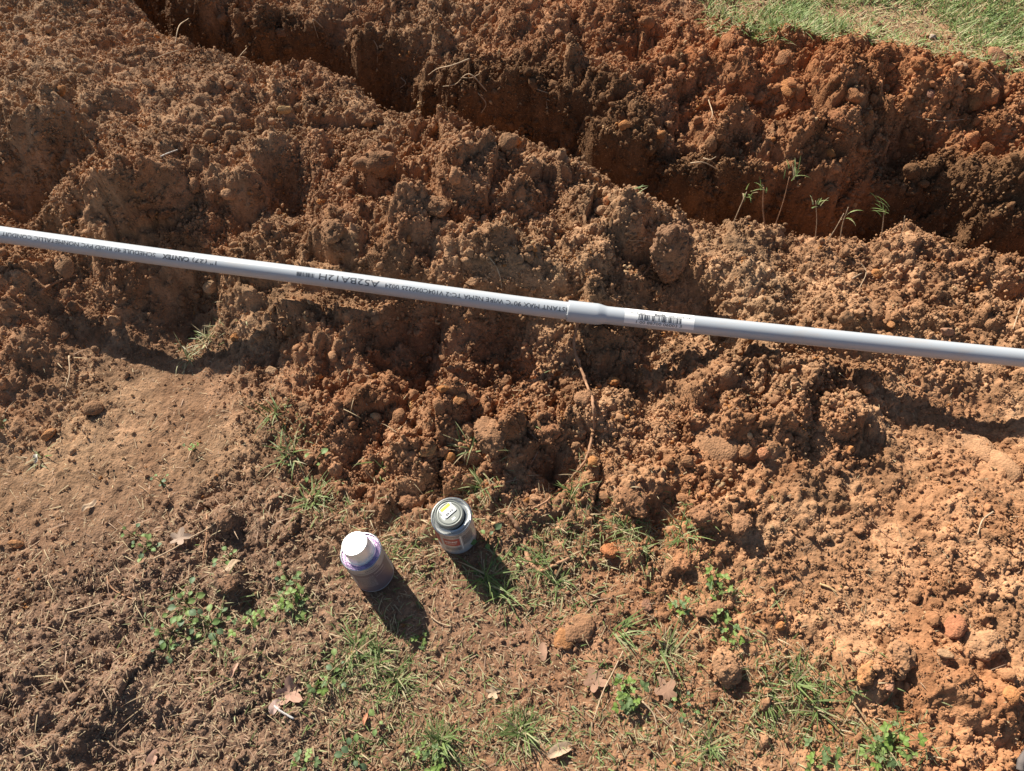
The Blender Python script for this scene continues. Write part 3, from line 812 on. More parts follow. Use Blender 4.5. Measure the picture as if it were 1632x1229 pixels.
# ------------------------------------------------------------------ the two cans
M_TIN = plain_mat("bare_tin", (.62, .62, .61), .28, 1.0, .5, .1, 60)
M_TINDULL = plain_mat("dull_tin", (.60, .61, .60), .42, .85, .5, .12, 80)
M_GREYCAP = plain_mat("grey_cap", (.23, .24, .215), .45, .35, .5, .12, 90)
M_WHITECAP = plain_mat("pale_cap", (.86, .84, .79), .33, .25, .5, .05, 140)
M_CAN1 = plain_mat("lilac_label", (.38, .36, .36), .42, .1, .5, .08, 70)
M_CAN1B = plain_mat("purple_band", (.15, .12, .14), .42, 0, .5, .08, 70)
M_PURPLE = plain_mat("purple_stain", (.46, .33, .50), .2, .75, .6, .35, 120)
M_CAN2 = plain_mat("silver_label", (.56, .55, .54), .36, .35, .5, .06, 60)
M_RED = plain_mat("red_panel", (.42, .10, .08), .45, 0, .5, .1, 90)
M_YEL = plain_mat("yellow_strip", (.80, .70, .05), .5)
M_MARK = plain_mat("white_mark", (.78, .80, .76), .5)
M_DARKPRINT = plain_mat("dim_print", (.10, .09, .10), .5)
CR = .0335

def can_part(name, prof, mat, parent, seg=56, top=False, bot=False):
    v, f = lathe(prof, seg, top, bot); o = mesh_obj(name, v, f, mat, parent, smooth=True)
    o.data.set_sharp_from_angle(angle=R(32)); return o

def patch(name, a0, a1, z0, z1, r, mat, parent, n=12):
    vs, fs = [], []
    for i in range(n + 1):
        a = a0 + (a1 - a0) * i / n
        vs += [(r * math.cos(a), r * math.sin(a), z0), (r * math.cos(a), r * math.sin(a), z1)]
    for i in range(n): fs.append((2 * i, 2 * i + 2, 2 * i + 3, 2 * i + 1))
    return mesh_obj(name, vs, fs, mat, parent, smooth=True)

# primer can: leans a little towards the sun, tall pale cap, purple stained top
c1 = empty("primer_can", (CAN1[0], CAN1[1], .001))
tl = Vector((-.88, .48, 0)); ax = Vector((0, 0, 1)).cross(tl).normalized()
c1.rotation_euler = Matrix.Rotation(R(7), 3, ax).to_euler()
tag(c1, "lilac tin can with tall pale screw cap and purple stained top", "can")
can_part("body", [(0, .0015), (CR - .003, .0015), (CR, .001), (CR + .0006, .002), (CR, .0035), (CR, .087)], M_CAN1, c1)
can_part("rim", [(CR, .0865), (CR + .0007, .088), (CR + .0006, .0895), (CR - .0004, .090), (CR - .0014, .0893), (CR - .0018, .0865)], M_TIN, c1)
can_part("top_plate", [(CR - .0016, .0868), (CR - .0022, .0835), (CR - .0036, .0828), (.0262, .0838), (.0240, .0855), (.0225, .0862)], M_PURPLE, c1)
cap = can_part("screw_cap", [(.0242, .0850), (.0244, .0895), (.0234, .0902), (.0231, .0930), (.0226, .0935), (.0219, .1150), (.0216, .1165), (.0207, .1172), (.0200, .1167), (.0150, .1167), (.0146, .1163), (0.0, .1163)], M_WHITECAP, c1)
cap.rotation_euler = Matrix.Rotation(R(7), 3, ax).to_euler(); cap.location = Vector((0, 0, .085)) - Matrix.Rotation(R(7), 3, ax) @ Vector((0, 0, .085))
dot = mesh_obj("price_spot", [(-.010, -.002, .11655), (-.004, -.006, .11655), (-.001, -.001, .11655), (-.007, .003, .11655)], [(0, 1, 2, 3)], plain_mat("pale_yellow", (.85, .78, .30), .5), cap)
patch("label_band", R(-165), R(5), .004, .070, CR + .00025, M_CAN1B, c1, 40)
vs, fs = [], []
rg = random.Random(5)
for row, (z, h, a0, a1) in enumerate(((.0795, .0024, -75, -38), (.0742, .0018, -100, -35))):
    a = a0
    while a < a1:
        w = rg.uniform(1.6, 4.2); b = len(vs)
        for q, zz in ((a, z), (a + w, z), (a + w, z + h), (a, z + h)): vs.append(((CR + .0004) * math.cos(R(q)), (CR + .0004) * math.sin(R(q)), zz))
        fs.append((b, b + 1, b + 2, b + 3)); a += w + rg.uniform(.9, 1.6)
o = mesh_obj("small_print", vs, fs, M_DARKPRINT, c1); o["kind"] = "stuff"

patch("pale_panel", R(-150), R(-118), .024, .066, CR + .0004, M_CAN1, c1, 12)
# cement can: silver and red, grey ringed cap with a price sticker
c2 = empty("cement_can", (CAN2[0], CAN2[1], .003))
c2.rotation_euler = (R(1.5), R(-3), 0)
tag(c2, "silver tin can with red panel, grey ringed cap and yellow price sticker", "can")
can_part("body", [(0, .0015), (CR - .003, .0015), (CR, .001), (CR + .0006, .002), (CR, .0035), (CR, .087)], M_CAN2, c2)
can_part("rim", [(CR, .0865), (CR + .0007, .088), (CR + .0006, .0895), (CR - .0004, .090), (CR - .0014, .0893), (CR - .0018, .0865)], M_TIN, c2)
can_part("top_plate", [(CR - .0016, .0868), (CR - .0024, .0838), (CR - .0042, .0832), (.0275, .0850), (.0255, .0872), (.0240, .0880)], M_TINDULL, c2)
cap = can_part("screw_cap", [(.0248, .0872), (.0250, .0925), (.0240, .0932), (.0238, .0985), (.0233, .1000), (.0222, .1006), (.0214, .1002), (.0210, .0992), (.0196, .0992), (.0192, .1000), (.0182, .1003), (.0174, .0998), (.0170, .0994), (0, .0994)], M_GREYCAP, c2)
cap.location = (-.0030, .0015, 0)
def rounded(w, h, r, z, n=5):
    vs = []
    for cx, cy, a0 in ((w / 2 - r, h / 2 - r, 0), (-w / 2 + r, h / 2 - r, 90), (-w / 2 + r, -h / 2 + r, 180), (w / 2 - r, -h / 2 + r, 270)):
        for k in range(n + 1):
            a = R(a0 + 90 * k / n); vs.append((cx + r * math.cos(a), cy + r * math.sin(a), z))
    return vs
v = rounded(.0240, .0190, .0025, 0)
stk = mesh_obj("price_sticker", v, [list(range(len(v)))], M_PAPER, cap)
stk.location = (-.0020, .0050, .1009); stk.rotation_euler = (0, 0, R(43))
mesh_obj("yellow_strip", [(-.0095, .0035, .0003), (.0095, .0035, .0003), (.0095, .0088, .0003), (-.0095, .0088, .0003)], [(0, 1, 2, 3)], M_YEL, stk)
def flat_text(body, x0, x1, y, h, z, parent, mat, bold=0):
    bm = text_mesh(body, 1.0, bold); xs = [q.co.x for q in bm.verts]; a, b = min(xs), max(xs)
    for q in bm.verts: q.co = Vector((x0 + (x1 - x0) * (q.co.x - a) / (b - a), y + q.co.y / .73 * h, z))
    me = bpy.data.meshes.new("printed_text"); bm.to_mesh(me); bm.free(); me.materials.append(mat)
    o = bpy.data.objects.new("printed_text", me); COL.objects.link(o); o.parent = parent; o["kind"] = "stuff"; return o
flat_text("$8.99", -.0085, .0070, -.0072, .0040, .0003, stk, M_PRINT, .02)
flat_text("UNIT", -.0080, -.0020, -.0005, .0018, .0003, stk, M_DARKPRINT)
flat_text("0", .0040, .0056, -.0008, .0026, .0003, stk, M_DARKPRINT)
vs, fs = [], []
for a in [205 + 7 * k for k in range(6)] + [300 + 8 * k for k in range(4)]:
    for r0, r1 in ((.0105, .0145),):
        b = len(vs); c, s_ = math.cos(R(a)), math.sin(R(a)); w = .0005
        vs += [(r0 * c - w * s_, r0 * s_ + w * c, .0996), (r0 * c + w * s_, r0 * s_ - w * c, .0996), (r1 * c + w * s_, r1 * s_ - w * c, .0996), (r1 * c - w * s_, r1 * s_ + w * c, .0996)]
        fs.append((b, b + 1, b + 2, b + 3))
o = mesh_obj("white_marks", vs, fs, M_MARK, cap); o["kind"] = "stuff"
patch("red_panel", R(-118), R(-70), .040, .070, CR + .00025, M_RED, c2, 14)
patch("red_panel", R(-172), R(-128), .030, .076, CR + .00025, M_RED, c2, 12)
def fine_print(parent, rows, mat, seed):
    rg = random.Random(seed); vs, fs = [], []
    for z, h, a0, a1 in rows:
        a = a0
        while a < a1:
            w = rg.uniform(1.2, 4.5); b = len(vs)
            for q, zz in ((a, z), (min(a + w, a1), z), (min(a + w, a1), z + h), (a, z + h)): vs.append(((CR + .0006) * math.cos(R(q)), (CR + .0006) * math.sin(R(q)), zz))
            fs.append((b, b + 1, b + 2, b + 3)); a += w + rg.uniform(.7, 1.5)
    o = mesh_obj("small_print", vs, fs, mat, parent); o["kind"] = "stuff"
fine_print(c2, [(.0795, .0016, -165, -20), (.0760, .0010, -118, -70)] + [(.030 - .0026 * k, .0011, -118, -70) for k in range(5)] + [(.072 - .0028 * k, .0012, -60, -22) for k in range(14)], M_DARKPRINT, 8)
fine_print(c2, [(.057, .0045, -113, -76), (.050, .0022, -110, -80)], M_MARK, 9)
fine_print(c1, [(.060 - .0030 * k, .0013, -108, -60) for k in range(13)] + [(.061, .004, -56, -20), (.052, .0016, -56, -20)], M_CAN1, 10)
patch("pale_stripe", R(-67), R(-64), .020, .080, CR + .00025, M_MARK, c2, 3)

# ------------------------------------------------------------------ clods and stones placed one by one
CLOD_BIG = [lump_mesh("clod_shape", 4, 500 + i, knob=.24, squash=(1, random.uniform(.65, .95), random.uniform(.55, .8)), coarse=.42, angular=.5) for i in range(9)]
CLOD = [lump_mesh("clod_shape", 3, 600 + i, knob=.24, squash=(1, random.uniform(.65, .95), random.uniform(.55, .85)), coarse=.48, angular=.4 if i % 2 == 0 else 0) for i in range(16)]
STONE = [lump_mesh("stone_shape", 3, 700 + i, knob=.03, squash=(1, random.uniform(.5, .8), random.uniform(.35, .6)), coarse=.6, angular=.97) for i in range(10)]
SLAB = [lump_mesh("slab_shape", 4, 800 + i, knob=.10, squash=(1, random.uniform(.6, .85), .34), coarse=.45, angular=.85) for i in range(6)]
for me in CLOD_BIG + CLOD + SLAB + STONE: me.materials.append(M_CLOD)
for me in STONE: me.polygons.foreach_set("use_smooth", [False] * len(me.polygons))

def crumb_cover(me, n, seed, r0=.05, r1=.15):
    """a skin of small crumbs stuck to a clod, one mesh per clod shape"""
    rg = np.random.default_rng(seed); vs = np.array([v.co[:] for v in me.vertices])
    pieces = []
    for k in range(6):
        q = lump_mesh("crumb_piece", 1 if k < 4 else 2, seed * 7 + k, knob=.10, squash=(1, .8, .7), coarse=.4)
        pieces.append((np.array([v.co[:] for v in q.vertices]), [tuple(f.vertices) for f in q.polygons])); bpy.data.meshes.remove(q)
    V, F = [], []; b = 0
    for k in range(n):
        pv, pf = pieces[rg.integers(0, 5) if k % 12 else 5]
        c = vs[rg.integers(0, len(vs))] * rg.uniform(.95, 1.02)
        M = np.array(Euler(rg.uniform(0, 6.28, 3)).to_matrix())
        V.append((pv * (r0 * (r1 / r0) ** (rg.random() ** 2))) @ M.T + c)
        F += [tuple(i + b for i in f) for f in pf]; b += len(pv)
    out = bpy.data.meshes.new("clod_crumbs"); out.from_pydata(np.concatenate(V).tolist(), [], F)
    out.polygons.foreach_set("use_smooth", [True] * len(F)); out.materials.append(M_CLOD)
    return out
COVER = {me.name: crumb_cover(me, 110, 900 + i) for i, me in enumerate(CLOD_BIG)}

def put(name, me, p, r, rot, col, sink=.3, label=None, cat=None, group=None, squash=(1, 1, 1)):
    o = bpy.data.objects.new(name, me); COL.objects.link(o)
    o.location = p + Vector((0, 0, r * squash[2] * (me.get("zr", .7)) * (1 - sink) - r * .15 * 0)); o.rotation_euler = rot; o.scale = (r * squash[0], r * squash[1], r * squash[2])
    o.color = (*[min(max(float(c), 0), 1) for c in col], 1)
    if me.name in COVER:
        k = bpy.data.objects.new("crumbs", COVER[me.name]); COL.objects.link(k); k.parent = o; k.color = o.color; k["kind"] = "stuff"
    return tag(o, label, cat, group)

def tint_here(x, y, jit=.12):
    xx = np.array([x]); yy = np.array([y]); m = macro(xx, yy)
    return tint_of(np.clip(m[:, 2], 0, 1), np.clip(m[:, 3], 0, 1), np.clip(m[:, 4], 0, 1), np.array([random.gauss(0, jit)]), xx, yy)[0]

ORANGE = (.46, .205, .075); YELLOW = (.56, .36, .15); PALE = (.50, .33, .19); REDBR = (.40, .16, .085); RUST = (.42, .145, .05); TANC = (.42, .24, .13); DARK = (.20, .11, .06); BRN = (.29, .15, .08)
# (u, v, half width in m, kind, colour, label)
HERO = [
 (455, 178, .020, 'stone', YELLOW, "yellowish tan stone on the mound left of the trench"),
 (293, 240, .018, 'stone', BRN, "brown stone beside a pale stick on the upper left mound"),
 (238, 138, .015, 'stone', DARK, "angular dark clod standing on the smooth upper left mound"),
 (38, 62, .012, 'clod', BRN, "small brown clod near the upper left corner"),
 (150, 655, .019, 'clod', BRN, "round crumbly clod lying alone on the bare soil at left"),
 (78, 697, .020, 'stone', ORANGE, "flat orange stone on the bare soil at left"),
 (176, 700, .010, 'stone', DARK, "small dark pebble on the bare soil at left"),
 (462, 527, .019, 'stone', ORANGE, "rounded orange stone below the printed part of the pipe"),
 (338, 462, .018, 'stone', PALE, "long pale tan stone just below the pipe at left"),
 (433, 592, .015, 'stone', PALE, "rounded tan stone at the end of the pipe's left shadow"),
 (655, 645, .012, 'stone', YELLOW, "small bright yellow flake in the heap below the pipe"),
 (682, 722, .019, 'stone', (.52, .30, .13), "yellowish pitted stone at the foot of the heap"),
 (733, 640, .015, 'stone', ORANGE, "orange brown stone in the middle of the heap"),
 (485, 652, .013, 'stone', TANC, "tan pebble at the left edge of the heap"),
 (755, 452, .017, 'stone', TANC, "tan flake lying just behind the printed pipe"),
 (965, 330, .013, 'clod', RUST, "bright rust coloured clod on the ridge left of the tall clod"),
 (1418, 520, .016, 'stone', ORANGE, "orange tan stone just behind the pipe at right"),
 (1507, 530, .016, 'stone', (.40, .22, .15), "pinkish brown stone just behind the pipe at right"),
 (1212, 727, .014, 'stone', (.50, .20, .10), "reddish orange stone next to the packed flat slab"),
 (1140, 712, .060, 'slab', TANC, "large flat slab of packed soil below the pipe"),
 (1555, 712, .050, 'slab', TANC, "flat slab of packed soil under the right end of the shadow"),
 (1600, 745, .040, 'slab', TANC, "flat slab of packed soil at the right edge of the photo"),
 (1518, 1003, .022, 'stone', REDBR, "smooth oval red brown stone at lower right"),
 (1565, 1032, .036, 'bclod', TANC, "big tan block of packed soil beside the oval stone"),
 (1432, 1052, .032, 'bclod', TANC, "tan clod left of the big block at lower right"),
 (1500, 1043, .016, 'stone', PALE, "pale tan stone between two clods at lower right"),
 (1380, 1076, .022, 'bclod', ORANGE, "orange clod casting a round shadow at lower right"),
 (1416, 1092, .014, 'stone', (.34, .18, .12), "grey brown stone in the shade of the orange clod"),
 (1605, 1108, .016, 'stone', ORANGE, "orange stone near the right edge at lower right"),
 (928, 1000, .036, 'slab', (.36, .19, .10), "flat brown slab of soil beside a pale grass tuft"),
 (902, 1020, .022, 'slab', ORANGE, "thin orange slab leaning on the flat brown slab"),
 (975, 880, .021, 'bclod', RUST, "orange red clod with a dark shadow in the grass"),
 (1086, 895, .025, 'bclod', (.38, .17, .08), "upright orange brown clod among weeds"),
 (1030, 966, .011, 'stone', (.33, .18, .12), "small angular brown stone on the straw"),
 (1103, 938, .010, 'stone', ORANGE, "small orange pebble below the upright clod"),
 (1130, 972, .026, 'bclod', BRN, "crumbly brown clod with a shadow right of the straw"),
 (1160, 1070, .036, 'bclod', TANC, "broad tan clod at the edge of the lower grass"),
 (1258, 141, .028, 'slab', ORANGE, "flat orange slab on the far spoil bank"),
 (1247, 94, .024, 'slab', (.44, .22, .11), "flat tan slab near the top of the far bank"),
 (1530, 106, .017, 'stone', PALE, "upright tan stone near the top of the far bank"),
 (1527, 130, .018, 'stone', (.40, .23, .12), "rounded tan stone below the upright one on the far bank"),
 (1551, 168, .026, 'slab', ORANGE, "long orange stone in the hollow of the far bank"),
 (1588, 90, .032, 'slab', (.36, .18, .10), "flat brown slab at the edge of the lawn"),
 (1446, 285, .010, 'stone', YELLOW, "small yellow pebble on the lower far bank"),
 (1485, 62, .014, 'stone', (.55, .48, .38), "pale stone lying in the grass edge of the lawn"),
 (1330, 195, .036, 'bclod', (.33, .14, .065), "rounded dark orange clod on the far bank"),
 (1465, 105, .024, 'bclod', (.38, .15, .06), "rounded rust clod high on the far bank"),
 (1330, 215, .014, 'stone', BRN, "dark stone under the rounded clod of the far bank"),
 (1480, 155, .013, 'stone', (.40, .22, .16), "pinkish pebble in the hollow of the far bank"),
 (1160, 70, .030, 'bclod', (.36, .15, .065), "rust clod beside the bare end of the lawn"),
 (1100, 95, .030, 'bclod', RUST, "bright rust clod on the far bank left of the lawn"),
 (27, 869, .014, 'stone', ORANGE, "small orange stone at the left edge of the photo"),
 (528, 372, .042, 'bclod', (.30, .165, .088), "rounded clod with a shaded front just behind the pipe"),
 (600, 270, .046, 'bclod', (.25, .13, .068), "large dark clod on the crest behind the pipe"),
 (690, 335, .040, 'bclod', (.28, .15, .08), "broad crumbly clod on the crest right of the dark one"),
 (930, 640, .022, 'bclod', BRN, "crumbly clod right of the long root below the pipe"),
 (800, 612, .022, 'bclod', BRN, "crumbly clod at the edge of the shade below the pipe"),
 (870, 690, .034, 'bclod', (.30, .14, .07), "large reddish clod left of the long root"),
 (780, 700, .042, 'bclod', (.27, .145, .078), "large flat topped clod in the middle of the heap"),
 (720, 590, .012, 'clod', BRN, "small clod catching the sun inside the shade below the pipe"),
 (655, 800, .024, 'bclod', (.34, .165, .085), "brown clod with a shadow left of the silver can"),
 (645, 845, .008, 'stone', TANC, "small pebble between the two cans"),
 (350, 800, .026, 'bclod', (.24, .14, .085), "dark clod in the crumbly soil at lower left"),
 (358, 832, .020, 'bclod', (.30, .165, .095), "crumbly clod above the weeds at lower left"),
 (365, 935, .018, 'bclod', (.30, .165, .095), "crumbly clod beside the curled dry leaf"),
 (1308, 705, .022, 'bclod', BRN, "dark clod at the lower edge of the right heap"),
 (1232, 640, .014, 'clod', BRN, "knobbly clod on top of the right heap"),
 (1180, 835, .026, 'bclod', (.30, .15, .08), "dark clod above the orange pebbles at right"),
 (1120, 820, .030, 'bclod', (.30, .15, .08), "broad dark clod between the weeds and the right slope"),
 (1010, 800, .034, 'bclod', (.31, .16, .085), "broad clod at the foot of the long root"),
 (450, 60, .020, 'clod', BRN, "brown clod hanging on the far trench wall at upper left"),
 (105, 430, .030, 'slab', TANC, "tilted slab of smooth soil under the pipe at far left"),
]
for i, (u, v, r, kind, col, lab) in enumerate(HERO):
    p = hit(u, v)
    pool = {'stone': STONE, 'clod': CLOD, 'bclod': CLOD_BIG, 'slab': SLAB}[kind]
    nm = {'stone': 'stone', 'clod': 'soil_clod', 'bclod': 'soil_clod', 'slab': 'soil_slab'}[kind]
    me = pool[i % len(pool)]
    n = normal_at(p.x, p.y, .03)
    tilt = Vector((0, 0, 1)).rotation_difference(n.lerp(Vector((0, 0, 1)), .4)).to_euler()
    if kind == 'slab':
        rot = (tilt.to_matrix() @ Matrix.Rotation(random.uniform(0, 6.28), 3, 'Z')).to_euler()
    else:
        rot = (random.uniform(-.35, .35), random.uniform(-.35, .35), random.uniform(0, 6.28))
    put(nm, me, p - Vector((0, 0, r * (.22 if kind == 'slab' else .28 if kind == 'bclod' else .12))), r, rot, np.array(col) * (1.08 if kind == 'stone' else 1.0) * .6 + tint_here(p.x, p.y, 0) * .4, .45 if kind != 'slab' else .75, lab, "stone" if kind == 'stone' else "clod")

# the tall clod standing beside the pipe joint
tall = lump_mesh("tall_clod", 5, 4321, knob=.17, squash=(.50, .48, 1), coarse=.34, angular=.35)
tall.materials.append(M_CLOD)
COVER[tall.name] = crumb_cover(tall, 420, 77, .03, .10)
p = hit(1066, 456)
o = put("soil_clod", tall, p + Vector((-.008, .016, .030)), .090, (R(6), R(-7), 1.0), (.29, .16, .09), .35, "tall column shaped clod standing on the crest behind the barcode sticker", "clod")

# loose clods: the largest ones as things, heap by heap
ZONES = [
 ("heap in front of the pipe", (480, 600, 1020, 780), 46, .009, .021),
 ("right hand heap", (1050, 570, 1400, 760), 26, .008, .018),
 ("crest behind the pipe", (380, 200, 1080, 470), 38, .009, .024),
 ("upper left mound", (0, 20, 400, 350), 24, .009, .022),
 ("far spoil bank", (800, 30, 1632, 320), 42, .010, .028),
 ("far bank at upper left", (380, 0, 800, 90), 12, .010, .022),
 ("slope at lower right", (1150, 800, 1632, 1220), 26, .007, .018),
 ("ground below the left pipe", (0, 430, 420, 620), 16, .007, .017),
 ("dark soil at lower left", (0, 780, 480, 1229), 14, .006, .013),
 ("trench edge at right", (1100, 370, 1632, 520), 18, .007, .018),
]
MARKS = [(905, 495, "the pipe joint"), (1050, 505, "the barcode sticker"), (1055, 380, "the tall clod"), (455, 178, "the yellowish tan stone"), (238, 138, "the angular dark clod"), (150, 655, "the lone round clod"),
         (78, 697, "the flat orange stone"), (462, 527, "the rounded orange stone"), (338, 462, "the long pale stone"), (433, 592, "the stone ending the shadow"), (655, 645, "the bright yellow flake"), (682, 722, "the yellowish pitted stone"),
         (755, 452, "the tan flake"), (1418, 520, "the orange tan stone"), (1507, 530, "the pinkish brown stone"), (1212, 727, "the reddish orange stone"), (1140, 712, "the large packed slab"), (1518, 1003, "the oval red stone"),
         (1380, 1076, "the orange clod"), (928, 1000, "the flat brown slab"), (975, 880, "the orange red clod"), (1086, 895, "the upright orange clod"), (1258, 141, "the flat orange slab"), (1530, 106, "the upright tan stone"),
         (1551, 168, "the long orange stone"), (1588, 90, "the lawn edge slab"), (1330, 195, "the rounded dark clod"), (1465, 105, "the rounded rust clod"), (1160, 70, "the rust clod by the lawn"), (528, 372, "the shaded front clod"),
         (600, 270, "the large dark clod"), (690, 335, "the broad crest clod"), (945, 655, "the long root"), (850, 890, "the thick bent root"), (580, 880, "the lilac can"), (720, 830, "the silver can"), (560, 450, "the large pipe lettering"),
         (290, 415, "the bold pipe lettering"), (717, 130, "the forked rootlet"), (310, 985, "the lower left weeds"), (463, 1106, "the oak leaf"), (330, 545, "the dead straw clump"), (1410, 335, "the bright trench sprout"), (293, 240, "the stone by the stick"),
         (780, 700, "the large flat topped clod"), (1446, 285, "the small yellow pebble"), (1555, 712, "the slab under the shadow"), (100, 455, "the brown stick"), (350, 800, "the dark lower left clod"), (1392, 845, "the dark twig"), (1320, 938, "the straw stick")]
ORD = ["nearest", "second", "third", "fourth", "fifth", "sixth", "seventh", "eighth", "ninth", "tenth", "eleventh", "twelfth"]
loose = []
for zone, (u0, v0, u1, v1), n, r0, r1 in ZONES:
    k = 0; tries = 0
    while k < n and tries < 2000:
        tries += 1
        u, v = random.uniform(u0, u1), random.uniform(v0, v1)
        x, y = at_z(u, v, .08)
        m = macro(np.array([x]), np.array([y]))[0]
        if random.random() > .15 + m[1]: continue
        p = hit(u, v)
        pd, pz = pipe_near(np.array([p.x]), np.array([p.y]))
        if pd[0] < .045: continue
        if min(math.hypot(p.x - c[0], p.y - c[1]) for c in (CAN1, CAN2)) < .07: continue
        r = r0 * (r1 / r0) ** (random.random() ** 1.5)
        me = random.choice(CLOD)
        c = tint_here(p.x, p.y); tone = "dark brown" if c.sum() < .52 else "reddish brown" if c[0] > 2.1 * c[1] else "pale brown"
        if random.random() < .06: c = np.array(ORANGE) * random.uniform(.8, 1.1); tone = "orange"
        o = put("soil_clod", me, p - Vector((0, 0, r * .1)), r, (random.uniform(0, 6.28), random.uniform(0, 6.28), random.uniform(0, 6.28)), c, .55, None, "clod", "loose clods on the " + zone)
        mk = min(MARKS, key=lambda q: (q[0] - u) ** 2 + (q[1] - v) ** 2)
        du, dv = u - mk[0], v - mk[1]
        side = ("right of" if du > 0 else "left of") if abs(du) > abs(dv) else ("below" if dv > 0 else "above")
        loose.append((mk[2], side, math.hypot(du, dv), o, tone, zone)); k += 1
seen = {}
for mk, side, dist, o, tone, zone in sorted(loose, key=lambda q: q[:3]):
    i = seen.get((mk, side), 0); seen[(mk, side)] = i + 1
    o["label"] = "%s crumbly clod, %s %s %s" % (tone, ORD[min(i, 11)], side, mk)

# ------------------------------------------------------------------ roots and twigs
def strand(name, uv, r0, r1, mat, label, cat, lift=.004, wiggle=.0, group=None, lifts=None, taper=True, seg=7):
    pts = []
    for i, (u, v) in enumerate(uv):
        p = hit(u, v); p.z += lift if lifts is None else lifts[i]; pts.append(p)
    P = spline(pts, 7)
    if wiggle:
        P = [p + Vector((random.gauss(0, wiggle), random.gauss(0, wiggle), random.gauss(0, wiggle))) for p in P]
    rr = [(r0 + (r1 - r0) * i / (len(P) - 1)) * random.uniform(.85, 1.15) for i in range(len(P))]
    b = P[0].copy()
    v_, f_ = tube([p - b for p in P], rr, seg)
    o = mesh_obj(name, v_, f_, mat, None, smooth=True, loc=b)
    return tag(o, label, cat, group)
strand("root", [(921, 518), (914, 556), (924, 592), (936, 622), (945, 655), (944, 695), (934, 735), (915, 762), (890, 785), (868, 806), (846, 816)], .0033, .0018, M_ROOT, "long thin brown root winding down the heap from the pipe joint", "root", .012, .0006)
strand("root", [(808, 818), (822, 838), (834, 858), (838, 880), (846, 900), (862, 912), (884, 903), (908, 893)], .0048, .0028, M_ROOT, "thick bent reddish root on the ground right of the silver can", "root", .004, .0006)
strand("twig", [(68, 468), (92, 455), (126, 441)], .0035, .0022, M_ROOT, "short brown stick lying under the left end of the pipe", "twig", .006)
strand("twig", [(114, 572), (115, 600), (109, 622)], .0018, .0012, M_ROOT_PALE, "pale upright twig at the end of the left shadow", "twig", .01)
strand("root", [(748, 97), (722, 122), (700, 136), (686, 152)], .0022, .0010, M_ROOT_PALE, "pale forked rootlet hanging on the far trench wall", "root", lifts=[.004, .03, .045, .05])
strand("root", [(776, 149), (750, 156), (728, 163), (708, 164)], .0018, .0008, M_ROOT_PALE, "pale rootlet below the forked one on the trench wall", "root", lifts=[.004, .03, .04, .04])
strand("root", [(766, 135), (752, 141), (734, 136)], .0011, .0006, M_ROOT_PALE, "tiny pale rootlet between two longer ones on the trench wall", "root", lifts=[.004, .02, .02])
strand("root", [(876, 166), (870, 180), (874, 196)], .0012, .0005, M_ROOT_PALE, "thin rootlet on the far wall above the trench bend", "root", lifts=[.004, .02, .02])
strand("root", [(327, 20), (318, 42), (310, 58), (298, 74), (284, 82)], .0016, .0010, M_ROOT_PALE, "thin pale root crossing the trench at upper left", "root", lifts=[.02, .04, .05, .05, .02])
strand("root", [(415, 82), (400, 90), (384, 97)], .0012, .0008, M_ROOT_PALE, "short root tip poking over the trench lip at upper left", "root", lifts=[.02, .02, .01])
strand("root", [(250, 100), (270, 92), (292, 86)], .0014, .0009, M_ROOT_PALE, "pale root fibre on the edge of the upper left mound", "root", .008)
strand("twig", [(258, 253), (272, 249), (287, 244)], .0016, .0012, plain_mat("whitish_stick", (.55, .5, .43), .8), "whitish stick beside a stone on the upper left mound", "twig", .006)
strand("twig", [(776, 410), (790, 428), (797, 446), (800, 466)], .0013, .0010, M_ROOT_PALE, "curved pale stem behind the printed pipe", "twig", .008)
strand("twig", [(1357, 447), (1372, 440), (1386, 440)], .0014, .0009, M_ROOT_PALE, "small pale twig on the slope behind the right pipe", "twig", .006)
strand("twig", [(1366, 420), (1378, 438), (1368, 462)], .0010, .0006, M_ROOT_PALE, "thin crossing twig on the slope behind the right pipe", "twig", .006)
strand("twig", [(1610, 530), (1620, 500), (1628, 480)], .0013, .0010, M_ROOT_PALE, "straight pale twig behind the pipe at the right edge", "twig", .01)
strand("twig", [(1368, 812), (1392, 840), (1420, 862), (1448, 873)], .0012, .0008, M_ROOT, "thin dark twig on the smooth slope at right", "twig", .004)
strand("root", [(1580, 818), (1562, 832), (1554, 855)], .0016, .0009, M_ROOT_PALE, "curved pale rootlet on the slope near the right edge", "root", .006)
strand("twig", [(1305, 932), (1320, 938), (1332, 946)], .0020, .0012, plain_mat("straw_stick", (.52, .34, .16), .8), "short straw coloured stick on the smooth slope", "twig", .004)
strand("twig", [(1455, 290), (1500, 205), (1540, 196), (1590, 188)], .0013, .0008, M_ROOT_PALE, "long pale root fibre across the hollow of the far bank", "twig", .008) if False else None
strand("root", [(1455, 195), (1470, 203), (1500, 201), (1540, 196)], .0012, .0008, M_ROOT_PALE, "pale curved fibre across the hollow of the far bank", "root", .008)
strand("root", [(1565, 112), (1580, 130), (1592, 145)], .0014, .0010, M_ROOT, "thin brown root below the lawn edge slab", "root", .008)
strand("root", [(1000, 390), (1025, 388), (1040, 394)], .0013, .0008, M_ROOT_PALE, "pale fibre left of the tall clod", "root", .006)
strand("root", [(1040, 420), (1026, 440), (1012, 452), (1000, 455)], .0014, .0008, M_ROOT, "brown root curling at the foot of the tall clod", "root", .008)
strand("twig", [(805, 702), (812, 715), (815, 735)], .0012, .0009, M_ROOT_PALE, "short whitish stalk at the foot of the heap", "twig", .012) if False else None
strand("twig", [(352, 918), (368, 930), (395, 946), (410, 952)], .0018, .0012, M_ROOT, "dark twig left of the weeds at lower left", "twig", .004) if False else None
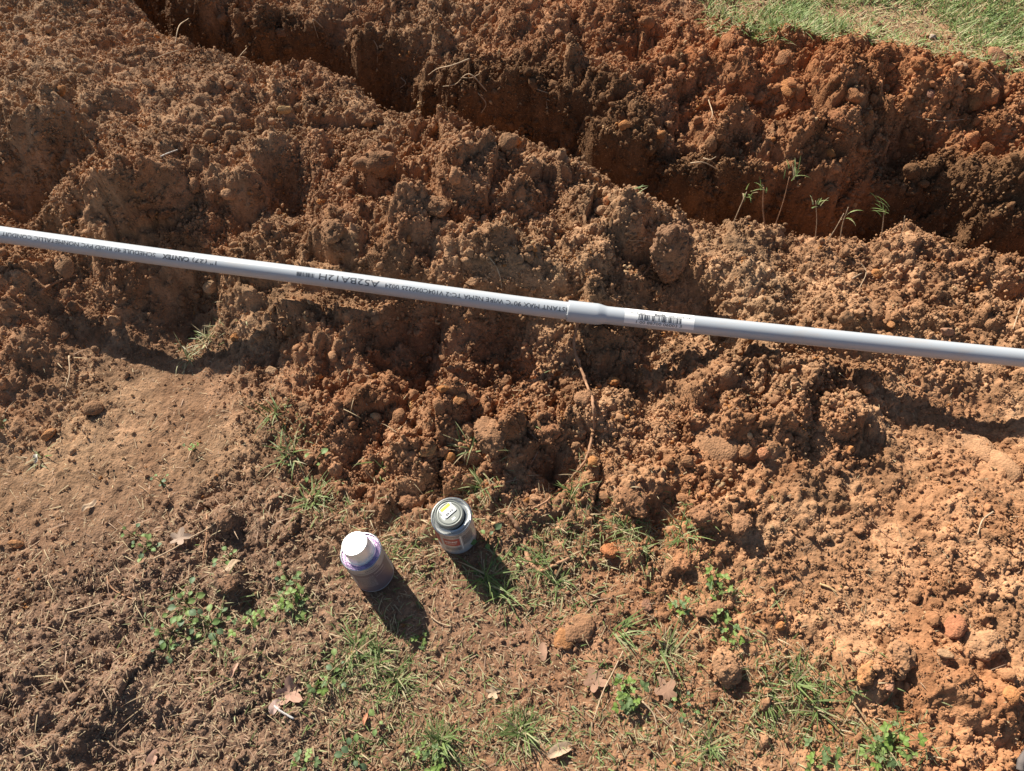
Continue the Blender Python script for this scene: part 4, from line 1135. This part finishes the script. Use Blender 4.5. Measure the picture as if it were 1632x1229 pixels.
strand("twig", [(172, 920), (180, 938), (198, 950), (222, 960)], .0014, .0010, M_ROOT, "curved dark twig on the crumbly soil at lower left", "twig", .004)
strand("twig", [(110, 978), (140, 970), (168, 962)], .0015, .0010, M_ROOT_PALE, "straight pale twig on the crumbly soil at lower left", "twig", .004)
strand("twig", [(247, 893), (280, 876), (305, 860), (335, 845), (352, 830)], .0013, .0009, M_ROOT_PALE, "long straw stalk crossing the weeds at lower left", "twig", .006)
strand("twig", [(332, 822), (333, 850), (330, 872), (326, 896)], .0016, .0011, M_ROOT, "thin reddish stem standing above the weeds at lower left", "twig", .008)
strand("twig", [(438, 1126), (452, 1137), (470, 1147)], .0022, .0016, plain_mat("grey_stick", (.40, .38, .36), .85), "short grey lichen covered stick below the oak leaf", "twig", .004)
strand("twig", [(688, 985), (700, 994), (720, 1000)], .0011, .0008, M_ROOT_PALE, "pale straw stalk at the tip of the left can's shadow", "twig", .004)
strand("twig", [(992, 1040), (975, 1075), (960, 1105), (945, 1150)], .0012, .0008, M_ROOT_PALE, "long thin dead stem among the lower grass", "twig", .01)
strand("twig", [(1022, 1120), (1040, 1140), (1046, 1165)], .0015, .0009, M_ROOT_PALE, "pale bent stem beside the lower clover", "twig", .008)
strand("twig", [(1621, 1229), (1626, 1210), (1634, 1196)], .006, .005, plain_mat("grey_branch", (.11, .09, .08), .85, noise=.3, bump=.5), "end of a dark grey branch in the lower right corner", "twig", .006)

for k, (uv, lab) in enumerate((
 ([(600, 92), (606, 104), (604, 118)], "short pale rootlet hanging on the far trench wall at upper left"),
 ([(640, 130), (648, 142), (640, 156)], "thin rootlet dangling where the trench narrows"),
 ([(762, 170), (775, 182), (768, 198)], "thin forked rootlet deep in the trench bend"),
 ([(845, 172), (858, 168), (872, 170)], "pale fibre lying across the far wall above the bend"),
 ([(1098, 270), (1115, 282), (1140, 284)], "pale fibre low on the dark trench wall"),
 ([(1120, 255), (1128, 268), (1138, 262)], "short curled rootlet on the dark trench wall"),
 ([(1125, 175), (1132, 195), (1126, 210)], "thin hanging rootlet on the far bank in the middle"),
 ([(520, 70), (512, 88), (516, 100)], "pale rootlet hanging over the upper left trench"))):
    strand("root", uv, .0015, .0008, M_ROOT_PALE, lab, "root", lifts=[.004, .018, .022])

# ------------------------------------------------------------------ grass, straw, weeds, leaves
class Strips:
    def __init__(self): self.v, self.f, self.t = [], [], []
    def blade(self, p, az, L, w, e0, e1, col, seg=3, twist=0):
        p = Vector(p); b = len(self.v); n = seg
        side = Vector((-math.sin(az + twist), math.cos(az + twist), 0))
        for i in range(n + 1):
            tt = i / n; e = e0 + (e1 - e0) * tt
            if i: p = p + Vector((math.cos(az) * math.cos(e), math.sin(az) * math.cos(e), math.sin(e))) * (L / n)
            ww = w * (1 - tt ** 1.6) * .5 + w * .06
            if i < n:
                self.v += [p - side * ww, p + side * ww]; self.t += [col, col]
            else:
                self.v.append(p.copy()); self.t.append(col)
        for i in range(n - 1): self.f.append((b + 2 * i, b + 2 * i + 1, b + 2 * i + 3, b + 2 * i + 2))
        self.f.append((b + 2 * n - 2, b + 2 * n - 1, b + 2 * n))
    def build(self, name, mat, loc=None):
        v = self.v if loc is None else [p - Vector(loc) for p in self.v]
        return mesh_obj(name, v, self.f, mat, tint=self.t, loc=loc)

def mixc(a, b, k): return tuple(a[i] * (1 - k) + b[i] * k for i in range(3))
GREEN = (.135, .195, .055); GREEN2 = (.225, .285, .10); PALEG = (.36, .40, .19); STRAW = (.48, .38, .22); DEAD = (.34, .24, .14)
def gcol(dry):
    r = random.random()
    c = mixc(GREEN, GREEN2, random.random()) if r > dry else mixc(PALEG if random.random() < .4 else STRAW, DEAD, random.random() * .6)
    k = random.uniform(.8, 1.2); return tuple(q * k for q in c)

# lawn behind the spoil
LB_UV = [(1070, -15), (1110, 12), (1150, 38), (1200, 54), (1330, 57), (1450, 74), (1560, 94), (1660, 108), (1950, 165)]
LB_XY = np.array([at_z(u, v, .155) for u, v in LB_UV])
def lawn_y(x):
    return float(np.interp(x, LB_XY[:, 0], LB_XY[:, 1]))
S_ = Strips(); cnt = 0
while cnt < 52000:
    x = random.uniform(.50, 2.0); yb = lawn_y(x)
    y = yb - .05 + 1.0 * random.random() ** 1.3
    nz = float(fbm(np.array([x * 5]), np.array([y * 5]), 2, 3)[0])
    if y > 2.9: continue
    if random.random() > 1.0 + nz * .8: continue
    dry = min(max(.52 - nz * 2.2, .15), .9)
    z = hgt(x, y) - .003
    L = random.uniform(.016, .038) * (1.2 if dry < .5 else 1.0)
    e0 = random.uniform(.5, 1.4) if dry < .6 else random.uniform(.05, .9)
    S_.blade((x, y, z), random.uniform(0, 6.28), L, random.uniform(.0018, .0036), e0, e0 - random.uniform(.3, 1.1), tuple(q * 1.3 for q in gcol(dry * .75)))
    cnt += 1
tag(S_.build("lawn_grass", M_BLADE), kind='stuff')

# loose straw, chips and short sparse grass on the near ground
S_ = Strips(); cnt = 0
while cnt < 12000:
    u, v = random.uniform(-120, 1750), random.uniform(560, 1300)
    x, y = at_z(u, v, .01)
    m = macro(np.array([x]), np.array([y]))[0]
    if random.random() > .08 + 1.0 * max(m[4], 0): continue
    z = hgt(x, y) + random.uniform(.0005, .004)
    big = random.random() < .12
    L = random.uniform(.016, .042) if big else random.uniform(.003, .013)
    S_.blade((x, y, z), random.uniform(0, 6.28), L, random.uniform(.0008, .0018), random.uniform(-.3, .5), random.uniform(-.6, .4), mixc(STRAW if random.random() < .6 else (.5, .33, .22), DEAD if random.random() < .6 else (.22, .14, .09), random.random() ** .7), 2 if not big else 3)
    cnt += 1
tag(S_.build("straw_litter", M_DRY), kind='stuff')

# greener spots of the near ground: (u, v, spread px, blades)
SPOTS = [(640, 880, 60, 420), (610, 1075, 65, 420), (540, 1060, 50, 220), (700, 1190, 60, 420), (830, 1165, 50, 330), (480, 1110, 50, 160), (880, 870, 60, 260), (940, 850, 60, 260), (1010, 870, 60, 220), (1270, 1080, 60, 260),
         (1390, 1190, 60, 260), (1250, 1150, 70, 330), (1120, 1180, 80, 300), (960, 1180, 80, 280), (1130, 960, 50, 120), (320, 980, 80, 260), (470, 960, 40, 120), (520, 800, 50, 220), (760, 800, 45, 200), (820, 930, 60, 260), (1040, 1060, 60, 160),
         (900, 960, 50, 120), (360, 1050, 60, 120), (330, 530, 40, 90), (470, 690, 30, 80), (840, 640, 100, 10), (1080, 850, 40, 100), (1200, 1050, 60, 120), (590, 1000, 60, 220), (560, 1170, 60, 200), (760, 1100, 80, 120), (950, 1020, 200, 260), (1150, 1120, 180, 320), (750, 1000, 200, 200), (620, 1150, 150, 260)]
S_ = Strips()
for u, v, sp, n in SPOTS:
    for k in range(int(n * 1.15)):
        uu, vv = random.gauss(u, sp * .7), random.gauss(v, sp * .45)
        x, y = at_z(uu, vv, .005)
        if min(math.hypot(x - c[0], y - c[1]) for c in (CAN1, CAN2)) < .036: continue
        z = hgt(x, y) - .002
        L = random.uniform(.010, .032); e0 = random.uniform(.15, 1.2)
        S_.blade((x, y, z), random.uniform(0, 6.28), L, random.uniform(.0012, .0024), e0, e0 - random.uniform(.2, 1.0), gcol(.6))
tag(S_.build("sparse_grass", M_BLADE), kind='stuff')

# tufts one can point at: (u, v, blades, length, dryness, elevation, label)
TUFTS = [
 (985, 1008, 46, .060, .35, .35, "pale grass tuft beside the flat brown slab", (-.3, .5)),
 (1062, 1040, 44, .070, .55, .30, "long bleached grass tuft below the straw", None),
 (1262, 1085, 36, .055, .25, .5, "green grass tuft by the orange clod at lower right", None),
 (1350, 1100, 18, .045, .2, .7, "narrow upright grass tuft right of the orange clod", None),
 (440, 660, 22, .055, .25, .9, "upright green grass shoot on the left edge of the heap", None),
 (462, 730, 34, .055, .25, .6, "broad green grass tuft at the left foot of the heap", None),
 (500, 800, 46, .060, .25, .5, "spreading grass tuft between bare soil and the left can", None),
 (600, 770, 30, .045, .3, .5, "green grass tuft behind the left can", None),
 (760, 782, 48, .045, .2, .7, "dense green grass tuft behind the silver can", None),
 (775, 920, 40, .075, .15, .5, "long green grass tuft in the silver can's shadow", None),
 (800, 950, 24, .060, .2, .5, "thin grass tuft at the tip of the silver can's shadow", None),
 (915, 790, 36, .045, .2, .8, "green grass tuft at the foot of the long root", None),
 (935, 745, 24, .035, .9, .7, "dead straw tuft beside the long root", None),
 (860, 895, 36, .055, .3, .5, "grass tuft in the bend of the thick root", None),
 (895, 930, 30, .05, .3, .5, "grass tuft below the thick root", None),
 (1000, 850, 38, .050, .3, .6, "grass tuft behind the orange red clod", None),
 (1030, 880, 30, .045, .45, .6, "yellowish grass tuft right of the orange red clod", None),
 (1090, 850, 26, .05, .3, .5, "grass tuft behind the upright orange brown clod", None),
 (700, 1185, 70, .050, .2, .7, "dense green grass tuft at the bottom edge of the photo", None),
 (830, 1165, 60, .048, .2, .7, "round green grass tuft in the bottom middle", None),
 (635, 1085, 34, .055, .45, .8, "upright grass tuft with bleached stems below the left can", None),
 (600, 1050, 40, .05, .25, .5, "grass tuft at the end of the left can's shadow", None),
 (570, 1030, 34, .05, .3, .6, "grass tuft left of the left can's shadow", None),
 (1400, 1195, 40, .05, .25, .6, "grass tuft near the bottom right", None),
 (1300, 1130, 34, .05, .35, .6, "grass tuft among straw at lower right", None),
 (1220, 1110, 34, .05, .4, .5, "thin grass tuft left of the green one at lower right", None),
 (1130, 1190, 34, .045, .4, .6, "grass tuft at the bottom edge right of the middle", None),
 (330, 545, 40, .045, .95, .7, "dead straw clump in the left shadow of the pipe", None),
 (300, 570, 22, .06, .9, .3, "flattened dry straw in the left shadow of the pipe", None),
 (1410, 335, 14, .060, .0, .7, "bright green grass sprout in the trench at right", None),
 (1262, 278, 14, .055, .1, .8, "leafy grass sprout on the dark far trench wall", None),
 (1190, 305, 16, .035, .2, .9, "small grass sprout on a bare stem in the trench", None),
 (1217, 298, 12, .030, .3, .9, "second grass sprout on a bare stem in the trench", None),
 (1305, 325, 9, .035, .4, .9, "weak grass sprout in the trench left of the bright one", None),
 (1350, 345, 8, .035, .5, .9, "pale sprout at the trench lip", None),
 (940, 285, 8, .03, .3, .9, "small green sprout on the trench lip left of the tall clod", None),
 (1018, 298, 9, .035, .6, .6, "pale straw tips at the trench lip above the tall clod", None),
 (745, 715, 30, .05, .5, .5, "thin grass strands at the foot of the heap", None),
 (805, 735, 8, .04, 1, .9, "whitish straw stalks at the foot of the heap", None),
 (1150, 25, 30, .05, .7, .6, "straw clump at the bare end of the lawn", None),
 (1240, 60, 22, .05, .5, .6, "grass tuft over the edge of the far bank", None),
 (60, 735, 18, .04, .9, .6, "withered pale tuft on the bare soil at left", None),
]
LIPY = {(1410, 335): (1405, 384), (1262, 278): (1215, 362), (1190, 305): (1168, 356), (1217, 298): (1222, 364), (1305, 325): (1316, 388), (1350, 345): (1340, 386), (940, 285): (935, 292), (1018, 298): (1010, 320)}
def at_y(u, v, y):
    d = ray(u, v); return Vector(d * (y / d[1])) + Vector((0, 0, CAM_H))
for u, v, n, L, dry, el, lab, bias in TUFTS:
    b = hit(u, v); T = Strips(); aloft = (u, v) in LIPY
    if aloft: bias = (random.uniform(0, 6.28), 0); L *= .72; n = int(n * .7)
    if aloft: b = at_y(u, v, hit(*LIPY[(u, v)]).y + .02)
    for k in range(n):
        az = random.uniform(0, 6.28) if not bias else random.gauss(bias[0], .7)
        q = b + Vector((random.gauss(0, .007), random.gauss(0, .007), 0)); q.z = (hgt(q.x, q.y) - .002) if not aloft else b.z + random.uniform(-.01, .004)
        if q.z < b.z - .03: q.z = b.z - .004
        e0 = min(1.5, max(.1, random.gauss(el + .25, .3)))
        T.blade(q, az, L * random.uniform(.5, 1.15), random.uniform(.0016, .0032), e0, e0 - random.uniform(.3, 1.3), gcol(dry), 4)
    tag(T.build("grass_tuft", M_BLADE, b), lab, "grass tuft")
# bare stems that carry two of the sprouts in the trench
def stem(base, tip, r, mat, label):
    p0 = hit(*base); p1 = at_y(tip[0], tip[1], p0.y + .02); pm = (p0 + p1) / 2 + Vector((random.uniform(-.006, .006), 0, 0))
    v_, f_ = tube([q - p0 for q in spline([p0 - Vector((0, 0, .01)), pm, p1], 5)], [r * (1 - .03 * i) for i in range(11)], 6)
    tag(mesh_obj("stem", v_, f_, mat, smooth=True, loc=p0), label, "stem")
stem((1168, 356), (1190, 306), .0012, M_ROOT_PALE, "bare pale stem leaning over the trench under a small sprout")
stem((1222, 364), (1217, 299), .0015, M_ROOT, "bare reddish stem standing at the trench lip under a sprout")
stem((1234, 364), (1258, 282), .0010, M_ROOT, "thin stem under the leafy sprout at the trench")
stem((1316, 388), (1345, 340), .0011, M_ROOT_PALE, "thin pale stem leaning right over the trench lip")
stem((1340, 386), (1352, 330), .0011, M_ROOT_PALE, "second thin pale stem leaning over the trench lip")
stem((1405, 384), (1409, 336), .0011, M_ROOT_PALE, "short stem under the bright green trench sprout")
stem((1300, 388), (1300, 320), .0009, M_ROOT_PALE, "short stem under the weak trench sprout")
stem((1434, 384), (1442, 344), .0009, M_ROOT_PALE, "short pale stalk right of the bright trench sprout")

# broad-leaved weeds with their leaves as parts
def leaf_mesh(name, col, lobes=1, seed=0):
    rg = random.Random(seed); vs, fs, ts = [], [], []
    for q in range(lobes):
        a0 = (q - (lobes - 1) / 2) * 1.35
        n = 7; b = len(vs)
        for i in range(n + 1):
            t = i / n; w = .33 * math.sin(math.pi * min(t * .96 + .02, 1)) ** .75 * (1.0 if lobes == 1 else 1.05)
            zc = .10 * math.sin(t * 2.6) - .12 * t * t
            for s in (-1, -.5, 0, .5, 1):
                X = t; Y = s * w; Z = zc + abs(s) * .07
                vs.append((X * math.cos(a0) - Y * math.sin(a0), X * math.sin(a0) + Y * math.cos(a0), Z))
                k = rg.uniform(.9, 1.1) * (1.15 if s == 0 else 1)
                ts.append(tuple(c * k for c in col))
        for i in range(n):
            for s in range(4):
                a = b + i * 5 + s; fs.append((a, a + 1, a + 6, a + 5))
    me = bpy.data.meshes.new(name); me.from_pydata(vs, [], fs)
    at = me.color_attributes.new("tint", 'FLOAT_COLOR', 'POINT')
    at.data.foreach_set("color", np.array([(*c, 1) for c in ts], dtype=np.float32).ravel())
    me.polygons.foreach_set("use_smooth", [True] * len(me.polygons)); me.materials.append(M_BLADE)
    return me
LEAVES = [leaf_mesh("leaf_shape", c, l, i) for i, (c, l) in enumerate((((.15, .235, .07), 1), ((.21, .29, .09), 1), ((.135, .20, .10), 1), ((.19, .285, .06), 3), ((.23, .32, .09), 3), ((.16, .23, .09), 3)))]
WEEDS = [
 (300, 965, 14, .017, 0, .050, "leafy green weed in the middle of the lower left patch"),
 (340, 1000, 13, .018, 0, .050, "leafy weed with large round leaves at lower left"),
 (280, 1010, 10, .014, 0, .045, "low leafy weed on the left of the lower left patch"),
 (395, 995, 9, .012, 1, .035, "small weed with narrow leaves right of the lower left patch"),
 (270, 1035, 7, .015, 0, .035, "grey green weed at the foot of the lower left patch"),
 (470, 955, 13, .014, 1, .045, "bright green weed between the lower left patch and the can"),
 (462, 930, 7, .014, 0, .035, "small weed above the bright green one"),
 (368, 892, 8, .012, 0, .03, "small weed beside the curled dry leaf"),
 (235, 875, 10, .014, 0, .04, "weed with round leaves at the edge of the crumbly soil"),
 (215, 855, 6, .012, 0, .03, "tiny weed left of the round leaved one"),
 (310, 718, 5, .010, 1, .02, "tiny seedling on the bare soil at left"),
 (260, 770, 6, .011, 0, .025, "tiny weed on the bare soil above the crumbly patch"),
 (1000, 1105, 11, .013, 1, .04, "bright green clover among dead leaves"),
 (995, 1122, 7, .012, 1, .03, "small clover just below the bright one"),
 (1085, 1125, 9, .013, 0, .035, "small weed right of the dead leaf"),
 (1140, 935, 9, .012, 1, .035, "bright clover beside the orange pebble"),
 (1150, 990, 6, .011, 1, .03, "small clover on the edge of the brown clod"),
 (1160, 1018, 6, .011, 1, .025, "low clover above the broad tan clod"),
 (1080, 970, 6, .010, 1, .025, "tiny clover left of the crumbly clod"),
 (1425, 1185, 12, .014, 1, .045, "bright green weed near the bottom right"),
 (1395, 1200, 8, .012, 1, .035, "small green weed left of the bright one at bottom right"),
 (1300, 1210, 9, .013, 1, .035, "bright clover at the bottom edge right of the middle"),
 (535, 1075, 8, .014, 0, .035, "bright clover left of the bleached grass stems"),
 (515, 1093, 5, .012, 1, .025, "tiny bright clover beside the oak leaf"),
 (565, 1205, 8, .016, 0, .035, "round leaved clover at the bottom edge"),
 (488, 1212, 6, .012, 1, .03, "small clover at the bottom edge left of the round leaved one"),
 (605, 1152, 3, .016, 0, .02, "single dark green leaf sprout below the grass"),
 (690, 1210, 10, .014, 1, .04, "bright green leafy weed in the bottom grass tuft"),
 (778, 862, 5, .016, 0, .03, "yellow green broad leaf beside the silver can"),
 (1300, 720, 4, .008, 1, .02, "tiny seedling on the right heap") if False else (820, 893, 6, .012, 0, .03, "small weed in the silver can's shadow edge"),
 (500, 745, 5, .020, 0, .05, "pale green leaf blade at the left foot of the heap"),
 (600, 905, 4, .009, 1, .02, "tiny sprout right behind the left can") if False else (672, 1024, 5, .010, 1, .02, "tiny yellow green sprout at the left can's shadow tip"),
 (8, 680, 3, .014, 0, .03, "pale leaf sprout at the left edge of the photo"),
]
for u, v, n, size, kind, sp, lab in WEEDS:
    b = hit(u, v); root = empty("weed", b); tag(root, lab, "weed")
    sv, sf = [], []
    for k in range(n):
        az = 2.4 * k + random.uniform(-.4, .4); rr = sp * math.sqrt((k + .3) / n) * random.uniform(.45, .8)
        q = Vector((math.cos(az) * rr, math.sin(az) * rr, 0)); zz = hgt(b.x + q.x, b.y + q.y) - b.z
        q.z = max(zz, -.01) + random.uniform(.006, .020)
        lf = bpy.data.objects.new("leaf", random.choice(LEAVES[:3] if kind == 0 else LEAVES[3:])); COL.objects.link(lf); lf.parent = root
        lf.location = q; s = size * .72 * random.uniform(.55, 1.2); lf.scale = (s, s * (1.25 if kind == 0 else 1), s)
        lf.rotation_euler = (random.uniform(-.35, .35), random.uniform(-.4, .35), az + random.uniform(-.5, .5))
        v_, f_ = tube([(q.x * .1, q.y * .1, -.004), (q.x * .6, q.y * .6, q.z * .8), q], [.0008, .0006, .0005], 5)
        o0 = len(sv); sv += v_; sf += [tuple(i + o0 for i in f) for f in f_]
    st_ = mesh_obj("stems", sv, sf, M_BLADE, root, tint=[(.16, .2, .06)] * len(sv)); st_["kind"] = "stuff"

# fallen dry leaves
def dry_leaf(u, v, size, col, lab, lobed=True, curl=.25, az=0, lift=.004, squash=1):
    rg = random.Random(int(u * 7 + v)); n = 46; ring = []
    for i in range(n):
        a = 2 * math.pi * i / n
        r = (.40 + .60 * abs(math.cos(2.5 * a)) ** 1.3 * (.75 + .25 * math.cos(a)) + rg.uniform(-.05, .05)) if lobed else .75 + rg.uniform(-.05, .05)
        ring.append((r * math.cos(a), r * math.sin(a) * (.85 if lobed else .7) * squash))
    vs = [(0, 0, 0)]; ts = [col]; fs = []
    def zf(x, y): return curl * (y * y * 1.6 - .45 * x * x + .25 * math.sin(5 * x + v) + .15 * math.sin(9 * y + u)) + .09 * abs(y)
    for m in (.5, 1.0):
        for x, y in ring:
            k = rg.uniform(.85, 1.12); vs.append((x * m, y * m, zf(x * m, y * m))); ts.append(tuple(c * k for c in col))
    for i in range(n):
        j = (i + 1) % n
        fs.append((0, 1 + i, 1 + j)); fs.append((1 + i, 1 + n + i, 1 + n + j, 1 + j))
    o = mesh_obj("dry_leaf", vs, fs, M_DRY, smooth=True, tint=ts)
    p = hit(u, v); nn = normal_at(p.x, p.y, .02)
    o.location = p + Vector((0, 0, lift)); o.scale = (size, size, size)
    o.rotation_euler = (Vector((0, 0, 1)).rotation_difference(nn.lerp(Vector((0, 0, 1)), .5)).to_matrix() @ Euler((rg.uniform(-.2, .2), rg.uniform(-.2, .2), az)).to_matrix()).to_euler()
    return tag(o, lab, "dry leaf")
PINKB = (.46, .27, .19); TANL = (.48, .34, .22); GREYB = (.36, .26, .19); BROWNL = (.33, .19, .12)
dry_leaf(463, 1106, .030, PINKB, "pinkish brown lobed oak leaf at lower left", True, .35, .6, .007)
dry_leaf(440, 1128, .016, (.44, .30, .25), "small pale pink leaf piece beside the oak leaf", False, .4, 1.2)
dry_leaf(288, 860, .024, GREYB, "grey brown dead leaf above the lower left weeds", True, .25, .2, .008)
dry_leaf(145, 808, .020, TANL, "pale curled leaf on the bare soil at left", False, .6, .9, .005, .5)
dry_leaf(372, 905, .026, TANL, "narrow curled tan leaf above the lower left weeds", False, .6, 1.0, .010, .4)
dry_leaf(245, 1213, .024, PINKB, "pinkish leaf at the bottom edge at left", False, .3, 1.2, .005, .6)
dry_leaf(375, 1070, .016, PINKB, "narrow pink brown leaf below the lower left weeds", False, .5, 1.3, .006, .4)
dry_leaf(892, 1196, .028, TANL, "tan dead leaf at the bottom edge in the middle", False, .3, .4, .006, .6)
dry_leaf(948, 1086, .028, BROWNL, "three pointed brown leaf in the lower middle", True, .15, .8, .004)
dry_leaf(1062, 1102, .026, BROWNL, "brown leaf right of the bright clover", True, .15, 2.0, .004)
dry_leaf(865, 1040, .020, BROWNL, "small flat brown leaf left of the pale tuft", False, .15, 1.6, .003, .7)
dry_leaf(785, 1105, .015, TANL, "small pale leaf scrap in the lower middle", True, .3, .3, .004)
dry_leaf(583, 1147, .012, (.52, .22, .12), "small orange leaf scrap in the lower grass", False, .4, 1.4, .005, .5)
dry_leaf(62, 735, .014, (.55, .5, .42), "withered whitish leaf on the bare soil at left", False, .5, 1.8, .012, .5)
dry_leaf(790, 745, .013, TANL, "tiny pale leaf behind the silver can", False, .4, .5, .006, .5) if False else None
